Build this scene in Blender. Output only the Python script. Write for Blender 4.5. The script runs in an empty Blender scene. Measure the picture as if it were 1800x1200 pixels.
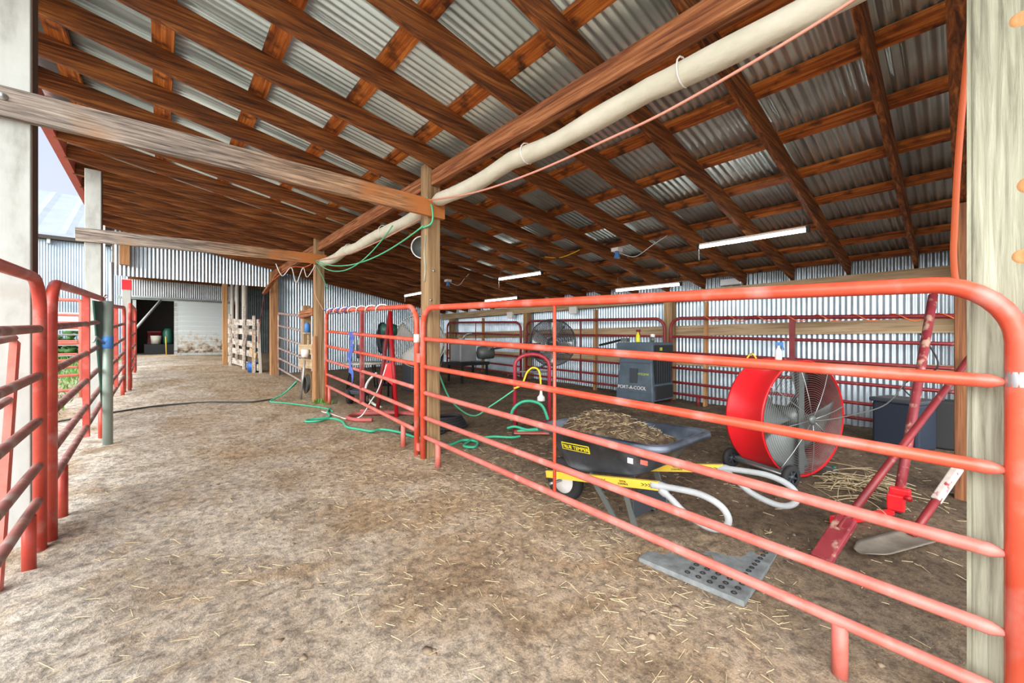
import bpy, bmesh, math, random
from mathutils import Vector, Matrix, noise
random.seed(7)
# X = across the shed (aisle to rear wall), Y = along the aisle, Z = up
C = bpy.context.scene.collection
sc = bpy.context.scene
# ---------------------------------------------------------------- camera
cam = bpy.data.cameras.new('camera'); cam.lens = 14.0; cam.sensor_width = 36.0
cam.clip_start = 0.05; cam.clip_end = 400
co = bpy.data.objects.new('camera', cam); C.objects.link(co)
co.location = (0, 0, 1.25)
co.rotation_euler = (math.radians(90), 0, -math.atan(618/700))
sc.camera = co
# ---------------------------------------------------------------- world, sun, exposure
sc.view_settings.view_transform = 'Standard'; sc.view_settings.look = 'None'
sc.view_settings.gamma = 1.0; sc.view_settings.use_curve_mapping = False
sc.view_settings.exposure = 1.1
try:
    sc.cycles.max_bounces = 10; sc.cycles.diffuse_bounces = 6; sc.cycles.glossy_bounces = 4
except Exception: pass
SUN_DIR = Vector((-0.74, -0.50, 0.42)).normalized()      # towards the brightest part of the hazy sky
W = bpy.data.worlds.new('sky'); sc.world = W; W.use_nodes = True
nt = W.node_tree; nt.nodes.clear(); N = nt.nodes.new; L = nt.links.new
wo = N('ShaderNodeOutputWorld'); bg = N('ShaderNodeBackground'); tc = N('ShaderNodeTexCoord')
sep = N('ShaderNodeSeparateXYZ'); L(tc.outputs['Generated'], sep.inputs[0])
ramp = N('ShaderNodeValToRGB'); L(sep.outputs['Z'], ramp.inputs[0])
e = ramp.color_ramp.elements
e[0].position = 0.0; e[0].color = (.42, .45, .53, 1); e[1].position = .8; e[1].color = (.24, .29, .44, 1)
dp = N('ShaderNodeVectorMath'); dp.operation = 'DOT_PRODUCT'; dp.inputs[1].default_value = SUN_DIR
nrm = N('ShaderNodeVectorMath'); nrm.operation = 'NORMALIZE'; L(tc.outputs['Generated'], nrm.inputs[0]); L(nrm.outputs[0], dp.inputs[0])
mr = N('ShaderNodeMapRange'); mr.inputs[1].default_value = -.15; mr.inputs[2].default_value = 1; mr.inputs[3].default_value = 0; mr.inputs[4].default_value = 1
L(dp.outputs['Value'], mr.inputs[0])
pw = N('ShaderNodeMath'); pw.operation = 'POWER'; pw.inputs[1].default_value = 1.6; L(mr.outputs[0], pw.inputs[0])
mulg = N('ShaderNodeMath'); mulg.operation = 'MULTIPLY'; mulg.inputs[1].default_value = 2.3; L(pw.outputs[0], mulg.inputs[0])
glow = N('ShaderNodeMix'); glow.data_type = 'RGBA'; glow.blend_type = 'ADD'; glow.inputs[0].default_value = 1
gcol = N('ShaderNodeCombineXYZ')
for k, v in enumerate((1.0, .98, .94)):
    m_ = N('ShaderNodeMath'); m_.operation = 'MULTIPLY'; m_.inputs[1].default_value = v; L(mulg.outputs[0], m_.inputs[0]); L(m_.outputs[0], gcol.inputs[k])
L(ramp.outputs[0], glow.inputs[6]); L(gcol.outputs[0], glow.inputs[7]); L(glow.outputs[2], bg.inputs[0]); bg.inputs[1].default_value = 1.0
L(bg.outputs[0], wo.inputs[0])
sl = bpy.data.lights.new('hazy_sun', 'SUN'); sl.energy = 1.15; sl.angle = math.radians(50); sl.color = (1, .97, .92)
so = bpy.data.objects.new('hazy_sun', sl); C.objects.link(so); so.location = (-6, -8, 8)
so.rotation_euler = SUN_DIR.to_track_quat('Z', 'Y').to_euler()
# ---------------------------------------------------------------- materials
M = {}
def mat(name, col, rough=.6, metal=0., emit=None, estr=0):
    m = bpy.data.materials.new(name); m.use_nodes = True
    b = m.node_tree.nodes['Principled BSDF']
    b.inputs['Base Color'].default_value = (*col, 1); b.inputs['Roughness'].default_value = rough; b.inputs['Metallic'].default_value = metal
    if emit: b.inputs['Emission Color'].default_value = (*emit, 1); b.inputs['Emission Strength'].default_value = estr
    M[name] = m; return m
def var(name, cols, scale=(1, 1, 1), nscale=4, rough=.7, metal=0., bump=.2, detail=6, pos=(.3, .7), dist=0., bdist=.01, rr=None, blotch=None):
    """noise-driven colour between several colours, with bump"""
    m = mat(name, cols[0], rough, metal); t = m.node_tree; b = t.nodes['Principled BSDF']; N = t.nodes.new; L = t.links.new
    tc = N('ShaderNodeTexCoord'); mp = N('ShaderNodeMapping'); mp.inputs['Scale'].default_value = scale; L(tc.outputs['Object'], mp.inputs[0])
    oi = N('ShaderNodeObjectInfo'); va = N('ShaderNodeVectorMath'); va.operation = 'ADD'
    mm = N('ShaderNodeMath'); mm.operation = 'MULTIPLY'; mm.inputs[1].default_value = 37.; L(oi.outputs['Random'], mm.inputs[0])
    L(mp.outputs[0], va.inputs[0]); L(mm.outputs[0], va.inputs[1])
    n = N('ShaderNodeTexNoise'); n.inputs['Scale'].default_value = nscale; n.inputs['Detail'].default_value = detail; n.inputs['Distortion'].default_value = dist
    n.inputs['Roughness'].default_value = .62
    L(va.outputs[0], n.inputs['Vector'])
    r = N('ShaderNodeValToRGB'); L(n.outputs[0], r.inputs[0]); el = r.color_ramp.elements
    while len(el) < len(cols): el.new(.5)
    for k, c in enumerate(cols): el[k].position = pos[0] + (pos[1]-pos[0])*k/(len(cols)-1); el[k].color = (*c, 1)
    out = r.outputs[0]
    if blotch:
        c2, sc2, lo, hi = blotch
        n2 = N('ShaderNodeTexNoise'); n2.inputs['Scale'].default_value = sc2; n2.inputs['Detail'].default_value = 5; L(tc.outputs['Object'], n2.inputs['Vector'])
        r2 = N('ShaderNodeMapRange'); r2.inputs[1].default_value = lo; r2.inputs[2].default_value = hi; L(n2.outputs[0], r2.inputs[0])
        mx = N('ShaderNodeMix'); mx.data_type = 'RGBA'; L(r2.outputs[0], mx.inputs[0]); L(out, mx.inputs[6]); mx.inputs[7].default_value = (*c2, 1); out = mx.outputs[2]
    L(out, b.inputs['Base Color'])
    if bump:
        bp = N('ShaderNodeBump'); bp.inputs['Strength'].default_value = bump; bp.inputs['Distance'].default_value = bdist; L(n.outputs[0], bp.inputs['Height']); L(bp.outputs[0], b.inputs['Normal'])
    return m
def wood(name, dark, mid, light, axis, s=9, rough=.75, bump=.5, blotch=None, pos=(.32, .68)):
    sc3 = {'x': (.045, 1, 1), 'y': (1, .045, 1), 'z': (1, 1, .045)}[axis]; s *= 2.0
    return var(name, [dark, mid, light], tuple(v*1. for v in sc3), s*1.6, rough, 0, bump, 8, pos, dist=.6, bdist=.008, blotch=blotch)
wood('rafter_wood', (.055, .016, .004), (.20, .062, .012), (.42, .15, .03), 'x', 12, pos=(.36, .66))
wood('brown_post_wood', (.07, .022, .008), (.19, .068, .022), (.32, .13, .045), 'z', 10)
wood('purlin_wood', (.20, .045, .006), (.48, .135, .018), (.72, .27, .05), 'y', 12, blotch=((.07, .02, .006), 6.0, .50, .66), pos=(.36, .66))
wood('header_wood', (.10, .028, .008), (.30, .10, .032), (.50, .22, .09), 'y', 12, pos=(.36, .66))
wood('post_wood', (.16, .095, .042), (.32, .20, .095), (.46, .32, .17), 'z', 8)
wood('post_orange_wood', (.25, .11, .04), (.40, .20, .08), (.52, .29, .13), 'z', 8)
wood('pale_post_wood', (.17, .165, .115), (.33, .335, .245), (.47, .48, .37), 'z', 12, bump=.8)
wood('grey_board_wood', (.08, .065, .055), (.24, .20, .165), (.42, .36, .29), 'x', 18, bump=1., blotch=((.34, .18, .08), 1.1, .48, .62), pos=(.38, .64))
wood('tan_wood', (.28, .19, .10), (.46, .33, .19), (.60, .47, .30), 'y', 9)
wood('tan_x_wood', (.30, .20, .12), (.52, .38, .24), (.66, .53, .37), 'x', 9)
wood('old_white_wood', (.22, .17, .13), (.55, .48, .41), (.74, .69, .62), 'y', 7, blotch=((.20, .15, .10), 3, .56, .70))
wood('orange_post_wood', (.28, .13, .04), (.48, .24, .09), (.58, .33, .15), 'z', 7)
var('white_paint', [(.28, .29, .26), (.42, .44, .41), (.47, .50, .47)], (1, 1, .35), 5, .7, 0, .35, 7, (.3, .6), blotch=((.30, .27, .21), 2.2, .58, .74))
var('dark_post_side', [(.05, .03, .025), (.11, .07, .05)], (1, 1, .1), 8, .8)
def galv(name, a, b_, rough, metal, patch=2.0):
    return var(name, [a, b_], (1, 1, 1), patch, rough, metal, .03, 4, (.35, .65))
galv('galv_roof', (.40, .48, .47), (.66, .75, .74), .36, .80, 1.1)
galv('galv_wall', (.38, .46, .52), (.54, .64, .71), .34, .76, 1.6)
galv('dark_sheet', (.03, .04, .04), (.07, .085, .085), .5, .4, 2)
galv('galv_dull', (.34, .36, .37), (.46, .48, .49), .5, .6, 2)
galv('galv_bright', (.30, .37, .43), (.52, .60, .66), .38, .6, .5)
var('red_paint', [(.62, .075, .035), (.72, .115, .06)], (1, 1, 1), 5, .36, .05, .05, 5, (.35, .65), blotch=((.66, .22, .18), 7, .52, .72))
var('red_chalky', [(.54, .115, .085), (.60, .19, .155)], (1, 1, 1), 6, .5, 0, .08, 5, (.35, .65), blotch=((.60, .28, .24), 8, .56, .74))
var('worn_white', [(.45, .38, .33), (.66, .60, .54)], (1, 1, 1), 9, .6, 0, .1, 5, blotch=((.36, .05, .06), 16, .56, .62))
var('shovel_grey', [(.14, .12, .09), (.27, .24, .19)], (1, 1, 1), 8, .6, .2, .1)
mat('cart_red', (.40, .03, .05), .35); var('dusty_maroon', [(.22, .02, .025), (.36, .06, .06)], (1, 1, 1), 6, .7, 0, .05, 5, blotch=((.33, .20, .17), 6, .52, .7))
var('gate_red', [(.42, .045, .03), (.56, .09, .06)], (1, 1, 1), 5, .42, .05, .08, 5, (.35, .65), blotch=((.50, .19, .16), 7, .55, .70))
var('red_paint_faded', [(.60, .12, .08), (.66, .20, .16)], (1, 1, 1), 6, .5, 0, .1, 5, (.35, .65), blotch=((.30, .16, .12), 9, .60, .75))
var('maroon_paint', [(.17, .012, .018), (.28, .03, .032)], (1, 1, 1), 6, .45, 0, .05, 5, blotch=((.34, .16, .12), 10, .62, .74))
var('worn_maroon', [(.20, .015, .025), (.33, .05, .06)], (1, 1, 1), 7, .5, 0, .1, 5, blotch=((.48, .30, .22), 14, .56, .66))
var('rusty_rail', [(.27, .15, .11), (.48, .40, .37)], (1, 1, 1), 8, .55, .2, .1, 5)
var('fascia_red', [(.46, .09, .06), (.56, .15, .11)], (1, 1, 1), 5, .7)
mat('blade_white', (.45, .46, .45), .5); var('rail_brown', [(.20, .075, .06), (.34, .13, .11)], (1, 1, 1), 6, .5, .1, .1, 5, blotch=((.36, .27, .23), 9, .50, .66)); mat('bright_red', (.80, .018, .025), .32); mat('deep_red', (.45, .008, .016), .35)
mat('black_metal', (.018, .02, .022), .42, .3); mat('black_rubber', (.02, .02, .021), .75); mat('charcoal_plastic', (.045, .055, .068), .42)
var('slate_plastic', [(.055, .085, .115), (.10, .14, .18)], (1, 1, 1), 5, .45, 0, .05)
var('barrow_plastic', [(.030, .040, .058), (.07, .085, .11)], (1, 1, 1), 6, .48, 0, .08, 6, blotch=((.24, .29, .37), 3.2, .48, .75))
mat('wire_grey', (.20, .20, .18), .45, .5); mat('steel', (.45, .47, .48), .35, .8); mat('blade_grey', (.15, .17, .165), .45, .4)
mat('cream_paint', (.62, .60, .50), .5); mat('white_plastic', (.80, .80, .78), .4); mat('table_top', (.72, .70, .62), .5)
mat('yellow_paint', (.80, .55, .06), .4); mat('yellow_plastic', (.85, .72, .03), .4); mat('ink', (.015, .015, .015), .5)
var('grip_grey', [(.33, .36, .37), (.46, .49, .50)], (1, 1, 1), 6, .55)
mat('green_hose', (.04, .42, .24), .4); mat('green_cord', (.10, .55, .30), .5); mat('orange_cord', (.85, .17, .05), .5); mat('pink_cord', (.72, .33, .24), .55)
mat('yellow_cord', (.85, .68, .03), .45); mat('blue_rope', (.10, .17, .55), .7); mat('black_hose', (.05, .05, .045), .6); mat('red_hose', (.42, .10, .09), .6)
mat('blue_tape', (.06, .22, .55), .5); mat('dark_green', (.015, .10, .07), .45); mat('navy', (.02, .03, .05), .4); mat('blue_plastic', (.02, .12, .42), .4)
mat('bottle_yellow', (.85, .80, .02), .35); mat('sticker_white', (.85, .85, .83), .5); mat('lime', (.50, .60, .06), .5)
var('pipe_green', [(.20, .26, .22), (.34, .40, .36)], (1, 1, .2), 6, .5, .3, .1)
var('tarp', [(.58, .57, .44), (.74, .72, .60)], (1, .6, 1), 6, .75, 0, .5, 6, bdist=.02)
var('concrete_mat', [(.13, .145, .145), (.27, .30, .30)], (1, 1, 1), 14, .8, 0, .3)
mat('tube_glow', (1, 1, .97), .4, 0, (1, .97, .90), 9.0)
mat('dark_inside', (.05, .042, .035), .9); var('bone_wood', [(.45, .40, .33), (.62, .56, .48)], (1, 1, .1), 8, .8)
var('straw', [(.42, .32, .17), (.66, .54, .33)], (1, 1, 1), 30, .8, 0, 0)
var('twig', [(.34, .26, .14), (.52, .42, .26)], (1, 1, 1), 30, .8, 0, 0)
var('manure', [(.035, .022, .012), (.11, .072, .04), (.24, .175, .10)], (1, 1, 1), 22, .95, 0, .8, 8, bdist=.03)
var('clod', [(.17, .12, .075), (.36, .28, .19)], (1, 1, 1), 14, .95, 0, .6, 8)
var('grass_green', [(.06, .20, .02), (.16, .36, .06)], (1, 1, 1), 8, .7, 0, 0)
var('bush_green', [(.03, .10, .02), (.10, .22, .05)], (1, 1, 1), 8, .8, 0, 0)
var('barn_roof', [(.27, .31, .32), (.33, .37, .38)], (1, 1, 1), 2, .5, .2, 0)
var('door_paint', [(.38, .35, .30), (.58, .60, .58), (.66, .70, .70)], (1, 1, 1), 4, .7, 0, .15, 7, (.38, .52))
def weathered_end(m, x0, x1, cols):
    # the end of the board that lies under the roof kept its brown colour
    t = M[m].node_tree; N = t.nodes.new; L = t.links.new; b = t.nodes['Principled BSDF']; src = b.inputs['Base Color'].links[0].from_socket
    tc = N('ShaderNodeTexCoord'); sp = N('ShaderNodeSeparateXYZ'); L(tc.outputs['Object'], sp.inputs[0])
    r = N('ShaderNodeMapRange'); r.inputs[1].default_value = x0; r.inputs[2].default_value = x1; r.inputs[4].default_value = .8; L(sp.outputs[0], r.inputs[0])
    hs = N('ShaderNodeMix'); hs.data_type = 'RGBA'; hs.blend_type = 'MULTIPLY'; hs.inputs[0].default_value = 1; L(src, hs.inputs[6]); hs.inputs[7].default_value = (*cols, 1)
    mx = N('ShaderNodeMix'); mx.data_type = 'RGBA'; L(r.outputs[0], mx.inputs[0]); L(src, mx.inputs[6]); L(hs.outputs[2], mx.inputs[7]); L(mx.outputs[2], b.inputs['Base Color'])
weathered_end('grey_board_wood', -.5, .9, (1.9, 1.2, .62))
def door_material():
    m = M['door_paint']; t = m.node_tree; N = t.nodes.new; L = t.links.new; b = t.nodes['Principled BSDF']
    tc = N('ShaderNodeTexCoord'); sp = N('ShaderNodeSeparateXYZ'); L(tc.outputs['Object'], sp.inputs[0])
    n = N('ShaderNodeTexNoise'); n.inputs['Scale'].default_value = 5; n.inputs['Detail'].default_value = 8; n.inputs['Roughness'].default_value = .7; L(tc.outputs['Object'], n.inputs['Vector'])
    r = N('ShaderNodeMapRange'); r.inputs[1].default_value = 2.3; r.inputs[2].default_value = .6; r.inputs[3].default_value = -.30; r.inputs[4].default_value = .16; L(sp.outputs[2], r.inputs[0])
    ad = N('ShaderNodeMath'); L(n.outputs[0], ad.inputs[0]); L(r.outputs[0], ad.inputs[1])
    ra = N('ShaderNodeValToRGB'); L(ad.outputs[0], ra.inputs[0]); el = ra.color_ramp.elements
    el[0].position = .42; el[0].color = (.52, .57, .57, 1); el[1].position = .66; el[1].color = (.09, .06, .04, 1); x = el.new(.53); x.color = (.46, .39, .30, 1)
    L(ra.outputs[0], b.inputs['Base Color'])
door_material()
# floor material
def floor_material():
    m = mat('dirt', (.3, .22, .14), .95); t = m.node_tree; b = t.nodes['Principled BSDF']; N = t.nodes.new; L = t.links.new
    tc = N('ShaderNodeTexCoord'); O = tc.outputs['Object']
    def nz(s, d, rough=.6, dist=0):
        n = N('ShaderNodeTexNoise'); n.inputs['Scale'].default_value = s; n.inputs['Detail'].default_value = d; n.inputs['Roughness'].default_value = rough; n.inputs['Distortion'].default_value = dist; L(O, n.inputs['Vector']); return n.outputs[0]
    def mrange(v, a, b_, c=0, d=1):
        r = N('ShaderNodeMapRange'); r.inputs[1].default_value = a; r.inputs[2].default_value = b_; r.inputs[3].default_value = c; r.inputs[4].default_value = d; L(v, r.inputs[0]); return r.outputs[0]
    def math_(op, a, b_):
        n = N('ShaderNodeMath'); n.operation = op; n.use_clamp = False
        for i, v in enumerate((a, b_)):
            if isinstance(v, (int, float)): n.inputs[i].default_value = v
            else: L(v, n.inputs[i])
        return n.outputs[0]
    def mixc(f, a, b_):
        n = N('ShaderNodeMix'); n.data_type = 'RGBA'
        L(f, n.inputs[0])
        for i, v in ((6, a), (7, b_)):
            if isinstance(v, tuple): n.inputs[i].default_value = (*v, 1)
            else: L(v, n.inputs[i])
        return n.outputs[2]
    big, mid, fine, grit = nz(.55, 6, .6, .4), nz(1.9, 9, .66, .5), nz(19, 9, .74), nz(90, 4, .7)
    ra = N('ShaderNodeValToRGB'); L(mid, ra.inputs[0]); el = ra.color_ramp.elements
    el[0].position = .30; el[0].color = (.30, .20, .11, 1); el[1].position = .68; el[1].color = (.64, .52, .38, 1); x = el.new(.48); x.color = (.50, .37, .235, 1)
    sp = N('ShaderNodeSeparateXYZ'); L(O, sp.inputs[0])
    # dry trampled dust along the walked side of the aisle, darker bedding inside the pen, with extra shade in its colour to offset the sun
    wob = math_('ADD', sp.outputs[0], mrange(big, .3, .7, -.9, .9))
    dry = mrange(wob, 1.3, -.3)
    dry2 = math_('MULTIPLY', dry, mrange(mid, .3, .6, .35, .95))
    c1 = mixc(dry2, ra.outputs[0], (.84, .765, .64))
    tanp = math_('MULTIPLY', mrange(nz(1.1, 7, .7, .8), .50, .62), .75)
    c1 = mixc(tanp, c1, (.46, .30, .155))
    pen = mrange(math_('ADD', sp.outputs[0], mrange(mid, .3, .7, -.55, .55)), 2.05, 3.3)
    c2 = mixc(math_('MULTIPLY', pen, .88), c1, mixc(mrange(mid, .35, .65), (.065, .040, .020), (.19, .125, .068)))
    spk = mrange(fine, .38, .57, .50, 1.22)
    mc = N('ShaderNodeMix'); mc.data_type = 'RGBA'; mc.blend_type = 'MULTIPLY'; mc.inputs[0].default_value = 1; L(c2, mc.inputs[6]); L(spk, mc.inputs[7])
    gm = N('ShaderNodeMix'); gm.data_type = 'RGBA'; gm.blend_type = 'MULTIPLY'; gm.inputs[0].default_value = .8; L(mc.outputs[2], gm.inputs[6]); L(mrange(grit, .3, .7, .66, 1.3), gm.inputs[7])
    L(gm.outputs[2], b.inputs['Base Color'])
    h = math_('ADD', math_('MULTIPLY', mid, .45), math_('ADD', math_('MULTIPLY', fine, .32), math_('MULTIPLY', grit, .16)))
    bp = N('ShaderNodeBump'); bp.inputs['Strength'].default_value = 1.; bp.inputs['Distance'].default_value = .12; L(h, bp.inputs['Height']); L(bp.outputs[0], b.inputs['Normal'])
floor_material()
# ---------------------------------------------------------------- mesh helpers
def interp(x, xs, ys):
    if x <= xs[0]: return ys[0]
    for a in range(len(xs)-1):
        if x <= xs[a+1]: return ys[a] + (ys[a+1]-ys[a])*(x-xs[a])/(xs[a+1]-xs[a])
    return ys[-1]
def G(w, d):
    return interp(d, [-4, -.1, 3.9, 8, 12, 20, 40], [-.3, -.15, 0, .12, .38, .68, 1.0]) + .028*(min(max(w, 2.2), 8)-2.2)
def bumps(w, d):
    v = noise.noise(Vector((w*1.3, d*1.3, 0)))*.022 + noise.noise(Vector((w*4.1, d*4.1, 3)))*.010 + noise.noise(Vector((w*11, d*11, 7)))*.008+noise.noise(Vector((w*21, d*21, 9)))*.008
    return v
class MB:
    def __init__(s): s.b = bmesh.new()
    def box(s, c, size, rot=None, bevel=0):
        r = bmesh.ops.create_cube(s.b, size=1)['verts']
        bmesh.ops.scale(s.b, vec=Vector(size), verts=r)
        if rot is not None: bmesh.ops.rotate(s.b, matrix=rot.to_3x3() if hasattr(rot, 'to_3x3') else rot, verts=r)
        bmesh.ops.translate(s.b, vec=Vector(c), verts=r)
        return s
    def box2(s, lo, hi): return s.box([(a+b)/2 for a, b in zip(lo, hi)], [b-a for a, b in zip(lo, hi)])
    def bar(s, p, q, a, h, up=(0, 0, 1), nseg=1, bow=0):
        """rectangular bar from p to q, a = thickness sideways, h = size along up"""
        p, q = Vector(p), Vector(q); t = (q-p).normalized(); side = t.cross(Vector(up)).normalized(); u = side.cross(t)
        rings = []
        for i in range(nseg+1):
            c = p.lerp(q, i/nseg) + u*bow*math.sin(math.pi*i/nseg)
            rings.append([s.b.verts.new(c+side*x*a/2+u*y*h/2) for x, y in ((-1, -1), (1, -1), (1, 1), (-1, 1))])
        for i in range(nseg):
            for k in range(4): s.b.faces.new((rings[i][k], rings[i][(k+1) % 4], rings[i+1][(k+1) % 4], rings[i+1][k]))
        s.b.faces.new(rings[0][::-1]); s.b.faces.new(rings[-1]); return s
    def tube(s, pts, r, n=10, closed=False, rad=None, cap=True):
        pts = [Vector(p) for p in pts]; m = len(pts); rings = []
        prev = None
        for i, p in enumerate(pts):
            if closed: t = pts[(i+1) % m]-pts[i-1]
            else: t = pts[min(i+1, m-1)]-pts[max(i-1, 0)]
            t = t.normalized() if t.length > 1e-9 else Vector((0, 0, 1))
            if prev is None:
                a = Vector((0, 0, 1)) if abs(t.z) < .9 else Vector((1, 0, 0)); u = t.cross(a).normalized()
            else:
                u = (prev - t*prev.dot(t)); u = u.normalized() if u.length > 1e-6 else t.orthogonal().normalized()
            prev = u; v = t.cross(u); rr = rad[i] if rad else r
            rings.append([s.b.verts.new(p+(u*math.cos(2*math.pi*k/n)+v*math.sin(2*math.pi*k/n))*rr) for k in range(n)])
        for i in range(m if closed else m-1):
            A, B = rings[i], rings[(i+1) % m]
            for k in range(n):
                f = s.b.faces.new((A[k], A[(k+1) % n], B[(k+1) % n], B[k])); f.smooth = True
        if cap and not closed: s.b.faces.new(rings[0][::-1]); s.b.faces.new(rings[-1])
        return s
    def lathe(s, c, axis, prof, n=24, a0=0, a1=2*math.pi):
        """prof: (radius, height along axis) pairs"""
        c = Vector(c); ax = Vector(axis).normalized(); u = ax.orthogonal().normalized(); v = ax.cross(u); rings = []
        full = abs(a1-a0-2*math.pi) < 1e-6; nn = n if full else n+1
        for r, h in prof:
            rings.append([s.b.verts.new(c+ax*h+(u*math.cos(a0+(a1-a0)*k/n)+v*math.sin(a0+(a1-a0)*k/n))*max(r, 1e-5)) for k in range(nn)])
        for A, B in zip(rings, rings[1:]):
            for k in range(n):
                f = s.b.faces.new((A[k], A[(k+1) % nn], B[(k+1) % nn], B[k])); f.smooth = True
        return s
    def grid(s, f, nu, nv, smooth=True):
        V = [[s.b.verts.new(f(i/nu, j/nv)) for j in range(nv+1)] for i in range(nu+1)]
        for i in range(nu):
            for j in range(nv):
                q = s.b.faces.new((V[i][j], V[i+1][j], V[i+1][j+1], V[i][j+1])); q.smooth = smooth
        return s
    def poly(s, pts, thick=None):
        vs = [s.b.verts.new(Vector(p)) for p in pts]; f = s.b.faces.new(vs)
        if thick is not None:
            r = bmesh.ops.extrude_face_region(s.b, geom=[f]); bmesh.ops.translate(s.b, vec=Vector(thick), verts=[v for v in r['geom'] if isinstance(v, bmesh.types.BMVert)])
        return s
    def ico(s, c, r, scale=(1, 1, 1), sub=2, jit=0, rot=None):
        g = bmesh.ops.create_icosphere(s.b, subdivisions=sub, radius=r)['verts']
        for v in g:
            if jit: v.co += v.co.normalized()*noise.noise(v.co/r*1.3+Vector(c)*7)*jit*r
            v.co = Vector((v.co.x*scale[0], v.co.y*scale[1], v.co.z*scale[2]))
            if rot is not None: v.co = rot @ v.co
            v.co += Vector(c)
            for f in v.link_faces: f.smooth = True
        return s
def wloc(o):
    l = Vector(o.location); p = o.parent
    while p: l = l + Vector(p.location); p = p.parent
    return l
def obj(name, mb, m, parent=None, loc=None, bevel=0, normals=True):
    """mesh in world coordinates -> object with its origin at loc (or at its base centre)"""
    b = mb.b
    if normals: bmesh.ops.recalc_face_normals(b, faces=b.faces)
    if loc is None:
        xs = [v.co for v in b.verts]
        loc = Vector(((min(v.x for v in xs)+max(v.x for v in xs))/2, (min(v.y for v in xs)+max(v.y for v in xs))/2, min(v.z for v in xs)))
    loc = Vector(loc); bmesh.ops.translate(b, vec=-loc, verts=b.verts)
    me = bpy.data.meshes.new(name); b.to_mesh(me); b.free()
    me.materials.append(M[m])
    o = bpy.data.objects.new(name, me); C.objects.link(o)
    if parent: o.parent = parent; o.location = loc-wloc(parent)
    else: o.location = loc
    if bevel:
        md = o.modifiers.new('bevel', 'BEVEL'); md.width = bevel; md.segments = 2; md.limit_method = 'ANGLE'
    return o
def tag(o, label, cat, group=None):
    o['label'] = label; o['category'] = cat
    if group: o['group'] = group
    return o
def thing(name, label, cat, loc, group=None):
    o = bpy.data.objects.new(name, None); C.objects.link(o); o.location = loc; o.empty_display_size = .1
    return tag(o, label, cat, group)
def struct(name, mb, m, loc=(0, 0, 0), parent=None):
    o = obj(name, mb, m, parent, loc)
    if not parent: o['kind'] = 'structure'
    return o
def spline(P, n=8):
    P = [Vector(p) for p in P]; out = []
    for i in range(len(P)-1):
        p0, p1, p2, p3 = P[max(i-1, 0)], P[i], P[i+1], P[min(i+2, len(P)-1)]
        for k in range(n):
            t = k/n
            out.append(.5*((2*p1)+(-p0+p2)*t+(2*p0-5*p1+4*p2-p3)*t*t+(-p0+3*p1-3*p2+p3)*t**3))
    out.append(P[-1]); return out
def gpts(P, r=.012, lift=0):
    """points given as (w, d) lie on the ground, (w, d, z) are free"""
    return [Vector((p[0], p[1], G(p[0], p[1])+r+.006+lift)) if len(p) == 2 else Vector(p) for p in P]
def hose(name, label, cat, P, r, m, n=8, group=None):
    pts = spline(gpts(P, r), n); q = []
    for p in pts: q.append(Vector((p.x, p.y, max(p.z, G(p.x, p.y)+r+.004))))
    return tag(obj(name, MB().tube(q, r, 8), m), label, cat, group)
def sag(a, b, s, n=16):
    a, b = Vector(a), Vector(b); return [a.lerp(b, i/n)-Vector((0, 0, 4*s*(i/n)*(1-i/n))) for i in range(n+1)]
def text(s, size, m, parent, loc, xdir, ydir, name='lettering', ext=.0015, shear=0, align='CENTER'):
    cu = bpy.data.curves.new(name, 'FONT'); cu.body = s; cu.size = size; cu.extrude = ext; cu.align_x = align; cu.align_y = 'CENTER'; cu.shear = shear
    tmp = bpy.data.objects.new('tmp_text', cu); C.objects.link(tmp); bpy.context.view_layer.update()
    me = bpy.data.meshes.new_from_object(tmp.evaluated_get(bpy.context.evaluated_depsgraph_get()))
    bpy.data.objects.remove(tmp)
    x = Vector(xdir).normalized(); y = Vector(ydir).normalized(); z = x.cross(y).normalized(); y = z.cross(x)
    me.transform(Matrix(((x.x, y.x, z.x, 0), (x.y, y.y, z.y, 0), (x.z, y.z, z.z, 0), (0, 0, 0, 1))))
    me.materials.clear(); me.materials.append(M[m]); me.name = name
    o = bpy.data.objects.new(name, me); C.objects.link(o); o.parent = parent; o.location = Vector(loc)-wloc(parent); return o
PI = math.pi
def roofz(w): return 3.12-.175*(w-2.2)          # underside of the rafters
# ================================================================ SETTING
# floor
def axis(parts):
    out = []
    for a, b, st in parts:
        n = max(1, round((b-a)/st)); out += [a+(b-a)*i/n for i in range(n)]
    out.append(parts[-1][1]); return out
ws = axis([(-60, -8, 6), (-8, -1.4, .3), (-1.4, 4, .035), (4, 7.7, .06), (7.7, 12, .8), (12, 60, 8)])
ds = axis([(-40, -4, 6), (-4, -.6, .3), (-.6, 6, .035), (6, 13, .07), (13, 24, .4), (24, 90, 8)])
mb = MB(); V = []
for w in ws:
    V.append([mb.b.verts.new((w, d, G(w, d)+(bumps(w, d) if -8 < w < 9 and -4 < d < 24 else 0))) for d in ds])
for i in range(len(ws)-1):
    for j in range(len(ds)-1):
        f = mb.b.faces.new((V[i][j], V[i+1][j], V[i+1][j+1], V[i][j+1])); f.smooth = True
struct('floor', mb, 'dirt')
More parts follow.
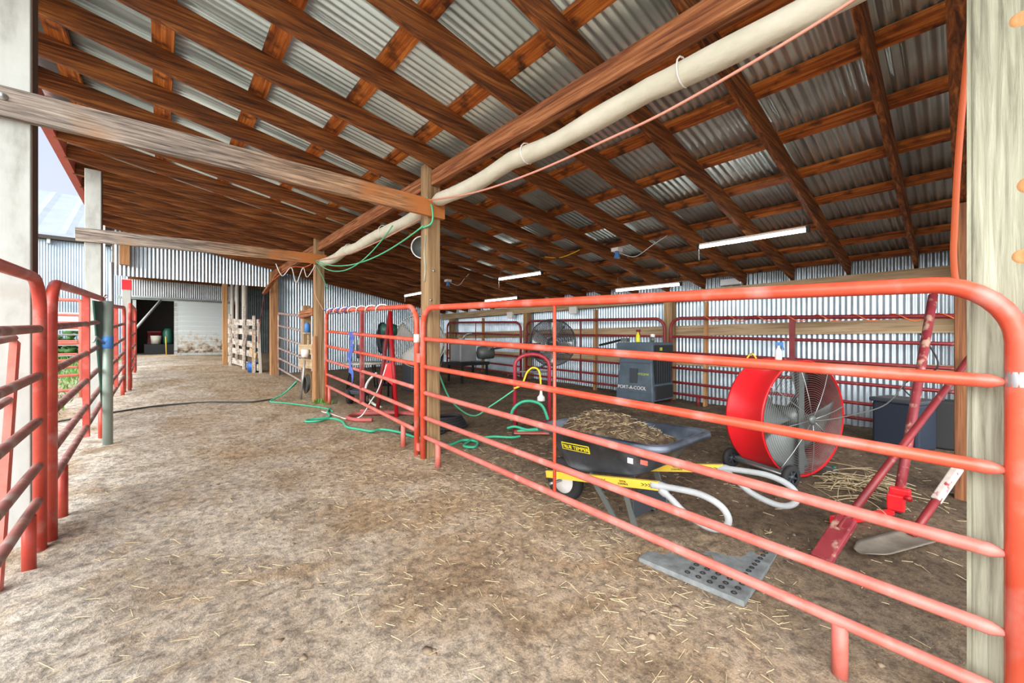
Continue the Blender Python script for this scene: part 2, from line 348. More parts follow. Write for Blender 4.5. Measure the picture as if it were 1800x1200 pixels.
# roof: corrugated sheets on purlins on rafters
PIT = .0677
def corr(lo, hi, fbase, amp=.009, n=8, rows=1):
    """corrugated sheet: runs along t from lo to hi, fbase(t, s, h) -> point, s in 0..1"""
    cols = int((hi-lo)/PIT*n)
    return MB().grid(lambda u, v: fbase(lo+(hi-lo)*u, v, amp*math.cos(2*PI*(lo+(hi-lo)*u)/PIT)), cols, rows)
W0, W1 = -1.02, 7.62; D0, D1 = -1.35, 12.35
ceil = struct('ceiling', corr(D0, D1, lambda t, v, h: Vector((W0+(W1-W0)*v, t, roofz(W0+(W1-W0)*v)+.19+.04+.012+h))), 'galv_roof')
so_ = ceil.modifiers.new('thickness', 'SOLIDIFY'); so_.thickness = .0012
RD = [.355+.678*k for k in range(-2, 18)]
for d in RD:
    mb = MB().bar((-.93, d, roofz(-.93)+.095), (7.44, d+.05, roofz(7.44)+.095), .04, .19, (0, 0, 1), 6, random.uniform(-.006, .006))
    obj('rafter', mb, 'rafter_wood', ceil)
for k in range(13):
    w = -.65+.668*k
    mb = MB()
    a = math.atan(.175)
    mb.bar((w, D0+.05, roofz(w)+.19+.02), (w, D1-.1, roofz(w)+.19+.02), .14, .038, (math.sin(a), 0, math.cos(a)))
    obj('purlin', mb, 'purlin_wood', ceil)
obj('fascia', MB().bar((-.97, D0, roofz(-.97)+.10), (-.97, D1, roofz(-.97)+.10), .09, .20), 'fascia_red', ceil)
for d in RD:       # blocking on the header beside every rafter
    if d > -.3: obj('block', MB().box((2.27, d+.045, 3.12+.05), (.05, .04, .13)), 'tan_wood', ceil)
# rear wall
rw = struct('wall_rear', corr(-1.3, 12.25, lambda t, v, h: Vector((7.52+h, t, -.2+3.3*v if t > -9 else 0))), 'galv_wall')
obj('ledger', MB().box2((7.30, -.9, 2.01), (7.42, 12.0, 2.19)), 'tan_wood', rw)
for z, hh in ((1.36, .19), (.80, .15)):
    obj('girt', MB().box2((7.44, -.9, z), (7.49, 12.0, z+hh)), 'tan_wood', rw)
for d in (-.12, 3.72, 7.68, 11.3): obj('post', MB().box2((7.24, d-.08, -.1), (7.40, d+.08, 2.01 if d > 0 else 2.01)), 'post_wood', rw)
for d in (3.02, 5.4, 9.5): obj('stud', MB().bar((7.22, d, -.05), (7.22, d-.03, 1.95), .04, .09, (1, 0, 0)), 'orange_post_wood', rw)
for d in RD:
    obj('hanger', MB().box((7.33, d+.075, 2.215), (.05, .012, .07)), 'sticker_white', rw)
# end wall beside the aisle end and the sheet header over the aisle
ew = struct('wall_end', corr(2.36, 7.52, lambda t, v, h: Vector((t, 12.16+h, .15+(roofz(t)+.19-.15)*v))), 'galv_wall')
hw = struct('wall_header', corr(-.78, 2.34, lambda t, v, h: Vector((t, 12.10+h, 2.68+(roofz(t)+.15-2.68)*v))), 'galv_wall')
obj('lintel', MB().box2((-.7, 12.14, 2.69), (2.3, 12.20, 2.80)), 'dark_inside', hw)
# store beyond: walls, low ceiling, sliding door
DW = 20.6
wb = struct('wall_back', corr(-.95, 2.4, lambda t, v, h: Vector((t, DW+h, 2.95+1.2*v))), 'galv_dull')
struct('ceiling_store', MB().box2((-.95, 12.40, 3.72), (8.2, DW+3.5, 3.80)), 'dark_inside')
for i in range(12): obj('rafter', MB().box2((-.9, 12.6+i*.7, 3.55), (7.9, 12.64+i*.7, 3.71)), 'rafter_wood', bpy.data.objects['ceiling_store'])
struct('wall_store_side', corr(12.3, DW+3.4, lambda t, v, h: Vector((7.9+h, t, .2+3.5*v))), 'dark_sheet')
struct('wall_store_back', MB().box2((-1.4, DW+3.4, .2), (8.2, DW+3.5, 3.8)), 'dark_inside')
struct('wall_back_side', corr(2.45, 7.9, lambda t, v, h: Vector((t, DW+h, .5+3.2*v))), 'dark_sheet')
obj('trim_board', MB().box2((-1.2, DW-.10, 2.83), (2.5, DW-.02, 2.95)), 'pipe_green', wb)
dr = struct('door_1', MB().grid(lambda u, v: Vector((.40+1.86*u, DW-.14-.016*((v*11) % 1), .74+2.10*v)), 2, 44, False), 'door_paint')
sd = dr.modifiers.new('thickness', 'SOLIDIFY'); sd.thickness = .04
for a, b in (((.40, .70), (.50, 2.86)), ((2.18, .70), (2.28, 2.86))): obj('stile', MB().box2((a[0], DW-.19, a[1]), (b[0], DW-.15, b[1])), 'white_paint', dr)
for z in (.70, 2.74): obj('rail', MB().box2((.505, DW-.185, z), (2.175, DW-.152, z+.11)), 'white_paint', dr)
tr = struct('trim_1', MB().box2((-1.1, DW-.24, 2.90), (2.5, DW-.2, 2.96)), 'steel')
struct('trim_2', MB().box2((-.78, DW-.16, .66), (-.68, DW-.06, 2.8)), 'white_paint')
struct('trim_3', MB().box2((-.70, DW-.6, .60), (.44, DW-.4, .74)), 'tan_x_wood')
# ================================================================ POSTS AND BEAMS
def post(name, label, w, d, s, z1, m, z0=None, knots=True):
    z0 = G(w, d)-.04 if z0 is None else z0
    t = thing(name, label, 'post', (w, d, z0))
    obj('shaft', MB().box2((w-s/2, d-s/2, z0), (w+s/2, d+s/2, z1)), m, t, bevel=.006)
    return t
pA = post('timber_post', 'thick weathered pale square post with knots beside the end of the large red gate', 2.28, -.10, .16, roofz(2.28)-.0, 'pale_post_wood')
for z, r, dy in ((1.78, .020, -.05), (1.54, .017, -.035), (.80, .022, -.02), (2.35, .018, -.03)):
    obj('knot', MB().lathe((2.203, -.10+dy, z), (-1, 0, 0), [(r*1.9, 0), (r*1.3, .004), (r, .006), (r*.55, .003), (0, .004)], 16), 'orange_post_wood', pA)
obj('edge_board', MB().box2((2.205, -.022, G(2.28, 0)-.03), (2.245, -.009, 3.10)), 'pale_post_wood', pA)
pB = post('timber_post', 'square brown timber post between the two red gates holding the long grey cross board', 2.24, 3.90, .155, 3.19, 'post_wood')
for z, w in ((2.70, 2.27), (2.02, 2.235), (1.70, 2.20)): obj('bolt', MB().lathe((w, 3.822-.045*(z > 2.5), z), (0, -1, 0), [(.014, 0), (.014, .006), (0, .010)], 8), 'steel', pB)
obj('stripped_edge', MB().tube([(2.158, 3.86, 2.4), (2.156, 3.88, 2.2), (2.155, 3.86, 2.05), (2.156, 3.88, 1.9)], .012, 6), 'pale_post_wood', pB)
pC = post('timber_post', 'brown timber post under the shorter cross board, hung with ropes and hoses', 2.24, 8.04, .155, 3.19, 'post_wood')
obj('post_sleeve', MB().box2((2.145, 7.945, G(2.24, 8)-.02), (2.175, 8.13, 1.35)), 'post_orange_wood', pC)
pD = post('timber_post', 'brown timber post at the corner of the corrugated end wall', 2.24, 12.02, .17, roofz(2.24)-.03, 'post_orange_wood')
for lab, d in (('white painted timber post carrying the bolted end of the long grey cross board', 3.89), ('white painted timber post under the end of the shorter cross board', 8.04)):
    t = post('painted_post', lab, -.68 if d < 5 else -.70, d, .16, roofz(-.7), 'white_paint')
    w = t.location.x
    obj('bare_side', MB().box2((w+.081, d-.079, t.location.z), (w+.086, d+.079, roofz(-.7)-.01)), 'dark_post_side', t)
post('painted_post', 'white post with a red band on top under the sheet header', -.57, 12.55, .14, 2.66, 'white_paint')
obj('red_band', MB().box2((-.65, 12.47, 2.42), (-.49, 12.63, 2.64)), 'bright_red', bpy.data.objects['painted_post.002'])
tag(obj('timber_stub', MB().box2((-.66, 11.90, 2.9), (-.50, 12.05, roofz(-.5)-.01)), 'post_orange_wood'), 'short brown timber block at the end of the sheet header', 'post')
post('timber_post', 'brown post standing near the rear of the pen behind the red levers', 5.05, -.02, .14, roofz(5.05)-.22, 'brown_post_wood')
tag(obj('girder_board', MB().bar((2.40, .02, roofz(2.40)-.105), (7.28, .02, roofz(7.28)-.105), .07, .19), 'rafter_wood'), 'brown girder board running under the roof from the pale post to the rear wall', 'board')
def header(lab, d0, d1):
    tag(obj('header_board', MB().box2((2.20, d0, 2.94), (2.28, d1, 3.10)), 'header_wood', bevel=.004), lab, 'board')
header('reddish brown header board over the large red gate', -.01, 3.815)
header('reddish brown header board between the two timber posts hung with green cords', 3.985, 7.955)
header('brown header board running from the hose-hung post to the end wall', 8.125, 11.93)
tag(obj('cross_board', MB().bar((-.80, 3.785, 2.675), (2.34, 3.785, 2.68), .045, .18, (0, 0, 1), 8, .01), 'grey_board_wood'), 'long weathered grey board crossing the aisle overhead with a bolt', 'board')
tag(obj('cross_board', MB().bar((-.86, 7.93, 2.70), (2.34, 7.93, 2.78), .045, .18, (0, 0, 1), 8, .01), 'grey_board_wood'), 'shorter weathered cross board farther down the aisle above the sheet header', 'board')
obj('bolt', MB().lathe((-.70, 3.762, 2.70), (0, -1, 0), [(.022, 0), (.022, .004), (.012, .005), (.012, .016), (0, .018)], 10), 'steel', bpy.data.objects['cross_board'])
tag(obj('knee_brace', MB().bar((2.02, 12.0, 2.5), (2.20, 10.9, 3.0), .09, .05), 'header_wood'), 'orange brown knee brace by the corner of the end wall', 'brace')
# ================================================================ PIPE GATES
HS = [0, .205, .47, .75, 1.045, 1.38]
def pipe_panel(name, label, a, b, za, zb, hs=HS, m='red_paint', R=.03, r=.024, rc=.2, ups=(), legs=(), group=None, down=(1, 1), cat='gate', mrail=None, n=12):
    a, b = Vector((*a, 0)), Vector((*b, 0)); Ln = (b-a).length; t = (b-a)/Ln; mrail = mrail or m
    def P(s, h): 
        q = a+t*s; q.z = za+(zb-za)*s/Ln+h; return q
    H = hs[-1]; ga = G(a.x, a.y)-.02; gb = G(b.x, b.y)-.02
    base = Vector((a.x, a.y, ga))
    T = thing(name, label, cat, base, group)
    za0 = ga if down[0] else za-.03; zb0 = gb if down[1] else zb-.03
    pts = [Vector((a.x, a.y, za0)), P(0, H-rc)]
    for k in range(1, 9): an = k/8*PI/2; pts.append(P(rc*(1-math.cos(an)), H-rc+rc*math.sin(an)))
    for k in range(0, 9): an = k/8*PI/2; pts.append(P(Ln-rc+rc*math.sin(an), H-rc+rc*math.cos(an)))
    pts.append(Vector((b.x, b.y, zb0)))
    obj('frame', MB().tube(pts, R, n), m, T)
    for ih, h in enumerate(hs[:-1]):
        obj('rail', MB().tube([P(R*.6, h), P(R+.03, h), P(Ln-R-.03, h), P(Ln-R*.6, h)], r, n, rad=[r*.35, r, r, r*.35]), 'red_chalky' if (mrail == 'red_paint' and ih < 3) else mrail, T)
    for s, wd, h0, h1 in ups:
        if wd < .04: obj('upright', MB().tube([P(s, h0), P(s, h1)], wd/2, 8), m, T)
        else: obj('upright', MB().bar(P(s, h0), P(s, h1), wd, .045, tuple(t.cross(Vector((0, 0, 1)))), 1), m, T)
    for s in legs:
        q = P(s, 0); obj('leg', MB().tube([Vector((q.x, q.y, G(q.x, q.y)-.02)), q-Vector((0, 0, r*.5))], R*.95, n), 'red_chalky' if m == 'red_paint' else m, T)
    return T
g1 = pipe_panel('pipe_gate', 'large red pipe gate closing the pen in front of the wheelbarrow and drum fan', (2.12, -.12), (2.12, 3.85), .068, .232, ups=((2.06, .024, 0, 1.38),), legs=(.46, 3.66))
obj('latch_plate', MB().box2((2.09, -.42, .88), (2.10, -.14, .97)), 'red_paint_faded', g1)
obj('bare_weld', MB().lathe((2.12, -.12, 1.10), (0, 0, 1), [(.0303, 0), (.031, .01), (.031, .04), (.0303, .05)], 12), 'steel', g1)
mb = MB()
for k in range(5): mb.tube(spline([(2.10, -.12, 1.13+k*.008), (2.085, -.22, 1.16-k*.01), (2.09, -.36, 1.10+k*.03), (2.1, -.45-k*.02, 1.18)]), .0018, 5)
tag(obj('baling_wire', mb, 'black_metal'), 'twisted dark wire tying the large red gate to the pale post', 'wire')
g2 = pipe_panel('pipe_gate', 'red pipe gate between the two brown timber posts, wound with white rope along the top', (2.12, 3.99), (2.30, 7.79), .27, .438, hs=[0, .21, .467, .73, 1.0, 1.37], ups=((1.82, .07, 0, 1.34),), legs=(.36, 3.6))
obj('label_sticker', MB().lathe((2.12, 3.99, 1.24), (0, 0, 1), [(.0305, 0), (.033, .001), (.033, .09), (.0305, .091)], 12), 'sticker_white', g2)
obj('hinge', MB().box2((2.10, 3.885, 1.02), (2.14, 3.96, 1.12)), 'red_paint_faded', g2)
obj('hinge', MB().box2((2.10, 3.90, .06), (2.14, 3.96, .14)), 'red_paint_faded', g2)
for ch in g2.children:
    if ch.name.startswith('upright'): ch.data.materials[0] = M['dusty_maroon']
g3 = pipe_panel('pipe_gate', 'red pipe panel against the white painted post, cut by the edge of the view', (-.55, .9), (-.55, 3.72), .19, .298, hs=[0, .208, .478, .748, 1.03, 1.33], legs=(2.55,), m='gate_red', mrail='rail_brown')
pipe_panel('pipe_gate', 'red pipe panel between the white painted posts, with a wide flat upright', (-.52, 3.82), (-.54, 7.2), .36, .52, hs=[0, .195, .44, .70, .98, 1.265], ups=((1.72, .085, -.1, 1.25),), legs=(.42, 3.1), m='gate_red', mrail='rail_brown')
pipe_panel('pipe_gate', 'red pipe panel beyond the grey green pipe along the aisle', (-.54, 7.35), (-.52, 10.6), .42, .60, hs=[0, .2, .45, .71, .99, 1.30], ups=((1.6, .07, 0, 1.27),), legs=(.3, 2.9), m='gate_red', mrail='rail_brown')
pipe_panel('pipe_gate', 'last red pipe panel along the aisle before the dark store', (-.45, 10.75), (-.50, 14.5), .60, .72, ups=((1.8, .07, 0, 1.35),), legs=(.4, 3.3), m='gate_red', mrail='rail_brown')
# leaning gate part behind the first panel
t = thing('gate_stile', 'faded pink flat gate upright leaning beside the white painted post', 'gate', (-.625, 3.28, .0))
obj('upright', MB().bar((-.625, 3.60, 1.25), (-.625, 3.26, G(-.6, 3.3)), .03, .075, (0, 1, 0)), 'red_paint_faded', t)
for z in (1.27, .93): obj('rail', MB().tube([(-.625, 3.56-(1.27-z)*.3, z), (-.625, 1.9, z-.10)], .02, 8), 'rusty_rail', t)
# rear fence along the rear wall
pipe_panel('fence_panel', 'dark red pipe panel along the rear wall behind the red drum fan', (7.12, 3.60), (7.12, -.35), .30, .16, m='maroon_paint', ups=((1.9, .07, .6, 1.38),), legs=(.5, 3.3), cat='fence panel', n=8)
pipe_panel('fence_panel', 'dark red pipe panel along the rear wall behind the evaporative cooler', (7.12, 3.72), (7.12, 7.5), .30, .40, m='maroon_paint', ups=((2.0, .03, 0, 1.38),), legs=(.5, 3.3), cat='fence panel', n=8)
pipe_panel('fence_panel', 'dark red pipe panel along the rear wall behind the grey engine', (7.12, 7.72), (7.12, 11.3), .38, .50, m='maroon_paint', ups=((2.0, .03, 0, 1.38),), legs=(.5, 3.1), cat='fence panel', n=8)
pipe_panel('pipe_gate', 'rusty grey pipe panel in front of the corrugated end wall', (2.30, 9.45), (2.30, 11.75), .38, .56, hs=[0, .26, .52, .80, 1.10, 1.42], m='rusty_rail', ups=((1.3, .03, 0, 1.4),), rc=.08)
# cord strung on the rear rail
mb = MB(); pts = []
for i in range(90):
    d = 3.1-i*.035; a = i*.55; pts.append((7.12+.045*math.cos(a), d, .30+1.38+(-.035)*(3.6-d)+.045*math.sin(a)-.012))
tag(obj('rope', mb.tube(pts, .007, 5), 'orange_cord'), 'orange cord wound round the top rail of the rear panel', 'rope')
# rope wound round the second gate
for nm, mt, lab, d0, n_, ph in (('rope', 'sticker_white', 'white rope wound round the top rail of the gate between the posts', 4.9, 70, 0), ('rope', 'blue_rope', 'blue and white twine bunched on the top rail by the far timber post', 6.4, 34, 1.4)):
    pts = []
    for i in range(n_):
        s = d0+i*.04; a = i*.62+ph; f = (s-3.99)/3.8; pts.append((2.12+.18*f+.05*math.cos(a), s, .27+.168*f+1.37+.05*math.sin(a)))
    tag(obj(nm, MB().tube(pts, .009, 6), mt), lab, 'rope')
# yard beyond the painted posts
pipe_panel('yard_panel', 'red pipe panel crossing the yard beyond the white posts', (-3.4, 10.2), (-1.05, 10.35), .36, .40, hs=[0, .26, .52, .82, 1.18, 1.58], m='red_paint_faded', legs=(1.9,), rc=.06, cat='fence panel')
pipe_panel('yard_panel', 'white pipe fence across the far yard in front of the metal barn', (-7.2, 17), (-1.3, 17), .8, .85, hs=[0, .3, .6, .9], m='white_paint', ups=((3, .03, 0, .9), (4.6, .03, 0, .9)), rc=.05, cat='fence panel')
pipe_panel('yard_panel', 'thin red pipe fence between the white pipe fence and the crossing panel', (-5.2, 13.4), (-1.4, 13.6), .62, .66, hs=[0, .3, .6, .9, 1.2], m='red_paint_faded', rc=.05, cat='fence panel')
# metal barn in the yard
bt = thing('metal_barn', 'silver corrugated metal barn with a pale sloping roof across the yard', 'building', (-6, 22, .7))
BY = 21.6
mb = corr(-11, -.95, lambda t, v, h: Vector((t, BY+h*1.5, .5+4.55*v)))
obj('wall', mb, 'galv_bright', bt)
obj('roof', MB().grid(lambda u, v: Vector((-11.3+10.5*u, BY-.35+5.2*v, 5.06+2.75*v+(.03 if int(u*60) % 5 == 0 else 0))), 60, 1, False), 'barn_roof', bt)
obj('eave_board', MB().box2((-11.2, BY-.3, 4.88), (-.9, BY-.02, 5.0)), 'dark_inside', bt)
for w in (-4.2, -3.0, -2.1, -1.4): obj('bracket', MB().box2((w, BY-.25, 4.72), (w+.08, BY-.05, 4.98)), 'white_paint', bt)
obj('end_wall', MB().poly([(-.95, BY, .5), (-.95, BY+9, .5), (-.95, BY+9, 5), (-.95, BY+4.8, 7.7), (-.95, BY, 5)], (-.05, 0, 0)), 'galv_bright', bt)
tag(obj('guard_rail', MB().box2((-4.6, 16.3, 1.55), (-1.5, 16.36, 2.05)), 'galv_bright'), 'silver sheet panel leaning along the white pipe fence', 'panel')
# pipes at the end of the header
tag(obj('downspout', MB().box2((-.92, 11.5, .38), (-.84, 11.58, 3.6)), 'white_plastic'), 'white square downspout beside the sheet header', 'pipe')
tag(obj('conduit_pipe', MB().tube([(-.76, 11.75, .36), (-.76, 11.75, 2.9)], .035, 10), 'steel'), 'grey steel conduit pipe standing between downspout and red banded post', 'pipe')
tag(obj('brace_pipe', MB().tube([(-.66, 16.2, G(-.6, 16.2)), (-.64, 16.4, 1.5), (.0, 19.5, 2.75)], .04, 8), 'white_paint'), 'pale slanting brace pipe at the mouth of the dark store', 'pipe')
# grey green pipe in the aisle fence
t = thing('standing_pipe', 'grey green steel pipe with a blue tape band standing at the gate joint', 'pipe', (-.45, 6.45, G(-.45, 6.45)-.03))
obj('shaft', MB().tube([(-.45, 6.45, G(-.45, 6.45)-.03), (-.45, 6.45, 1.71)], .044, 16), 'pipe_green', t)
obj('tape_band', MB().lathe((-.45, 6.45, 1.17), (0, 0, 1), [(.044, 0), (.048, .002), (.048, .138), (.044, .14)], 16), 'blue_tape', t)
obj('latch', MB().tube([(-.47, 6.42, 1.22), (-.53, 6.33, 1.30), (-.55, 6.28, 1.24)], .012, 6), 'steel', t)
tag(obj('plastic_flap', MB().poly([(-.56, 6.3, 1.70), (-.50, 6.62, 1.71), (-.50, 6.60, .55), (-.51, 6.52, .55)], (.012, .0, 0)), 'dark_green'), 'dark green tapering plastic strip hanging behind the grey green pipe', 'strip')
mb = MB()
for k in range(4): mb.tube(spline([(-.50, 6.6, 1.73+.01*k), (-.47, 6.45+.03*k, 1.78), (-.44, 6.3, 1.75), (-.5, 6.5, 1.71)]), .003, 5)
tag(obj('baling_wire', mb, 'maroon_paint'), 'red twisted wire over the top of the grey green pipe', 'wire')
# ================================================================ TARP ROLL, CORDS
def tarp(lab, d0, d1, z0, z1):
    pts, rad = [], []
    n = 36
    for i in range(n+1):
        f = i/n; d = d0+(d1-d0)*f
        pts.append((2.235+.008*math.sin(i*.7), d, z0+(z1-z0)*f-.03*math.sin(PI*((f*3) % 1))*(1 if i % 12 else 0)))
        rad.append(.070+.003*math.sin(i*.9)-(.022 if i in (0, n) else 0))
    t = thing('tarp_roll', lab, 'tarp', (2.235, d0, z0))
    obj('roll', MB().tube(pts, .08, 16, rad=rad), 'tarp', t)
    for f in (.28, .62):
        d = d0+(d1-d0)*f; z = z0+(z1-z0)*f
        obj('tie', MB().tube([(2.235+.078*math.cos(a*PI/6), d, z-.005+.082*math.sin(a*PI/6)) for a in range(12)], .005, 5, closed=True), 'sticker_white', t)
tarp('long cream tarp rolled up under the header board over the large red gate', .0, 3.78, 2.80, 2.77)
tarp('cream tarp roll under the header board between the two brown timber posts', 4.05, 7.85, 2.73, 2.70)
tag(obj('extension_cord', MB().tube(spline([(2.12, .0, 2.78), (2.10, .295, 2.63), (2.10, 1.0, 2.53), (2.10, 1.48, 2.515), (2.10, 2.17, 2.52), (2.10, 2.9, 2.58), (2.12, 3.72, 2.735)]), .008, 6), 'pink_cord'), 'pink cord sagging along under the cream tarp roll over the large gate', 'cord')
for lab, m_, a, b, s, r in (('pink cord sagging lowest but one between the two timber posts', 'pink_cord', (2.14, 3.95, 2.60), (2.15, 7.93, 2.75), .10, .007),
                        ('green cord sagging gently between the two timber posts', 'green_cord', (2.13, 3.86, 2.50), (2.15, 7.92, 2.75), .24, .009),
                        ('green cord in the deepest loop between the two timber posts', 'green_cord', (2.12, 4.6, 2.66), (2.14, 7.92, 2.75), .36, .008)):
    tag(obj('hanging_cord', MB().tube(sag(a, b, s, 24), r, 6), m_), lab, 'cord')
tag(obj('hanging_cord', MB().tube(spline([(2.15, 3.81, 2.80), (2.16, 3.80, 2.74), (2.17, 3.745, 2.68), (2.17, 3.745, 2.52), (2.13, 3.86, 2.48)]), .010, 6), 'green_cord'), 'short green cord looped over the cross board at the middle timber post', 'cord')
tag(obj('extension_cord', MB().tube(spline([(2.46, -.05, 2.88), (2.5, -.026, 2.65), (2.5, -.006, 2.35), (2.5, .005, 2.18), (2.5, .016, 1.964), (2.5, .024, 1.735), (2.5, .027, 1.61), (2.5, .02, 1.50), (2.44, .0, 1.44), (2.37, -.04, 1.47)], 8), .011, 7), 'orange_cord'), 'orange extension cord hanging down beside the brown post and pale post', 'cord')
for k, (lab, m_, P) in enumerate((('red rope falling from the corner knee brace to the board fence', 'maroon_paint', [(2.02, 12.0, 2.62), (1.98, 11.9, 2.3), (1.95, 12.1, 1.8), (1.93, 12.2, 1.2)]),
        ('orange cord from the knee brace down to the far post', 'orange_cord', [(2.06, 11.6, 2.72), (2.12, 9.8, 2.86), (2.14, 8.6, 2.72), (2.15, 7.93, 2.74)]),
        ('pale rope hanging in loops from the shorter cross board', 'sticker_white', [(2.14, 7.90, 2.66), (2.0, 7.89, 2.42), (1.93, 7.89, 2.58), (1.82, 7.89, 2.30), (1.74, 7.89, 2.56), (1.6, 7.89, 2.4), (1.5, 7.89, 2.6)]),
        ('pink cord dropping down the hose-hung post to the gate top', 'pink_cord', [(2.13, 7.93, 2.76), (2.12, 7.9, 2.4), (2.14, 7.88, 2.1), (2.26, 7.84, 1.84)]),
        ('green cord slanting from the cross board end to the gate', 'green_cord', [(2.16, 7.92, 2.66), (2.28, 7.90, 2.42), (2.36, 7.9, 2.2)]))):
    tag(obj('hanging_cord', MB().tube(spline(P), .007, 6), m_), lab, 'cord')
# round disc lamp on the middle post
t = thing('reflector_lamp', 'round pale reflector lamp mounted behind the middle timber post', 'lamp', (2.36, 4.3, 2.2))
obj('dish', MB().lathe((2.36, 4.30, 2.38), (-.55, -.8, -.1), [(.13, 0), (.12, -.02), (.07, -.05), (.03, -.06), (0, -.06)], 28), 'blade_grey', t)
obj('rim', MB().lathe((2.36, 4.30, 2.38), (-.55, -.8, -.1), [(.135, 0), (.135, .012), (.122, .012), (.122, 0)], 28), 'sticker_white', t)
obj('bracket', MB().bar((2.36, 4.33, 2.38), (2.28, 3.98, 2.42), .02, .02), 'steel', t)
# ================================================================ SHOP LIGHTS
def shop_light(lab, a, b, hook=True):
    a, b = Vector(a), Vector(b)
    t = thing('shop_light', lab, 'ceiling light', a, 'tube shop lights under the roof')
    obj('housing', MB().bar(a+Vector((0, 0, .035)), b+Vector((0, 0, .034)), .045, .022), 'white_plastic', t)
    obj('tube', MB().tube([a+Vector((0, 0, .004)), b+Vector((0, 0, .004))], .017, 10), 'tube_glow', t)
    d = (b-a).normalized()
    for q in (a, b):
        obj('cap', MB().box(q+Vector((0, 0, .015)), (.05, .03, .06)), 'black_metal', t)
    for q in (a+d*.05, b-d*.05):
        top = Vector((q.x, q.y, roofz(q.x)+.19))
        obj('chain', MB().tube([q+Vector((0, 0, .045)), top], .003, 5), 'wire_grey', t)
    if hook: obj('pull_cord', MB().tube([b+Vector((0, 0, -.01)), b+Vector((.005, 0, -.16))], .003, 5), 'sticker_white', t)
shop_light('glowing tube light hanging above the red drum fan, largest and highest of the shop lights', (5.20, 1.10, 2.44), (5.17, 2.24, 2.45))
shop_light('glowing tube light hanging low above the rear fence between cooler and drum fan', (6.39, 3.06, 2.18), (6.38, 4.30, 2.19))
shop_light('glowing tube light above and past the black fan on the red cart', (5.09, 4.96, 2.46), (5.02, 6.08, 2.47))
shop_light('small glowing tube light just over the top rail near the rear corner', (6.18, 6.79, 2.25), (6.13, 7.97, 2.26))
shop_light('far glowing tube light partly hidden by the middle timber post', (4.91, 8.9, 2.46), (4.91, 9.9, 2.46))
def cam_box(lab, p):
    p = Vector(p); t = thing('junction_box', lab, 'electrical box', p)
    obj('box', MB().box(p+Vector((0, 0, .03)), (.12, .12, .05)), 'white_plastic', t)
    obj('spotlight', MB().lathe(p, (0, 0, -1), [(.03, 0), (.035, .05), (.05, .09), (0, .085)], 12), 'blue_tape', t)
    obj('cable', MB().tube(spline([p+Vector((.05, 0, 0)), p+Vector((.15, -.2, -.08)), p+Vector((.1, -.5, .02)), Vector((p.x+.05, p.y-.75, roofz(p.x)+.05))]), .005, 5), 'sticker_white', t)
cam_box('white electrical box with a blue lamp under the rafters over the cooler', (5.05, 3.38, 2.57))
cam_box('small electrical box with a blue lamp under the far rafters', (4.9, 7.75, 2.6))
for lab, d, z in (('white meter box on the rear ledger board near the far corner', 8.3, 1.98), ('grey switch box on the rear ledger behind the black fan', 6.05, 1.98)):
    tag(obj('switch_box', MB().box((7.26, d, z), (.07, .22, .17)), 'white_plastic', bevel=.01), lab, 'electrical box')
tag(obj('vent_box', MB().box((7.26, 2.6, 2.26), (.10, .34, .12)), 'steel', bevel=.01), 'grey metal box sitting on the rear ledger near the end of the low tube light', 'electrical box')
tag(obj('yellow_cable', MB().tube(spline([(4.95, 4.75, 2.70), (4.97, 4.4, 2.64), (4.95, 4.0, 2.69)]), .007, 5), 'yellow_cord'), 'short yellow cable draped between two rafters above the cooler', 'cable')
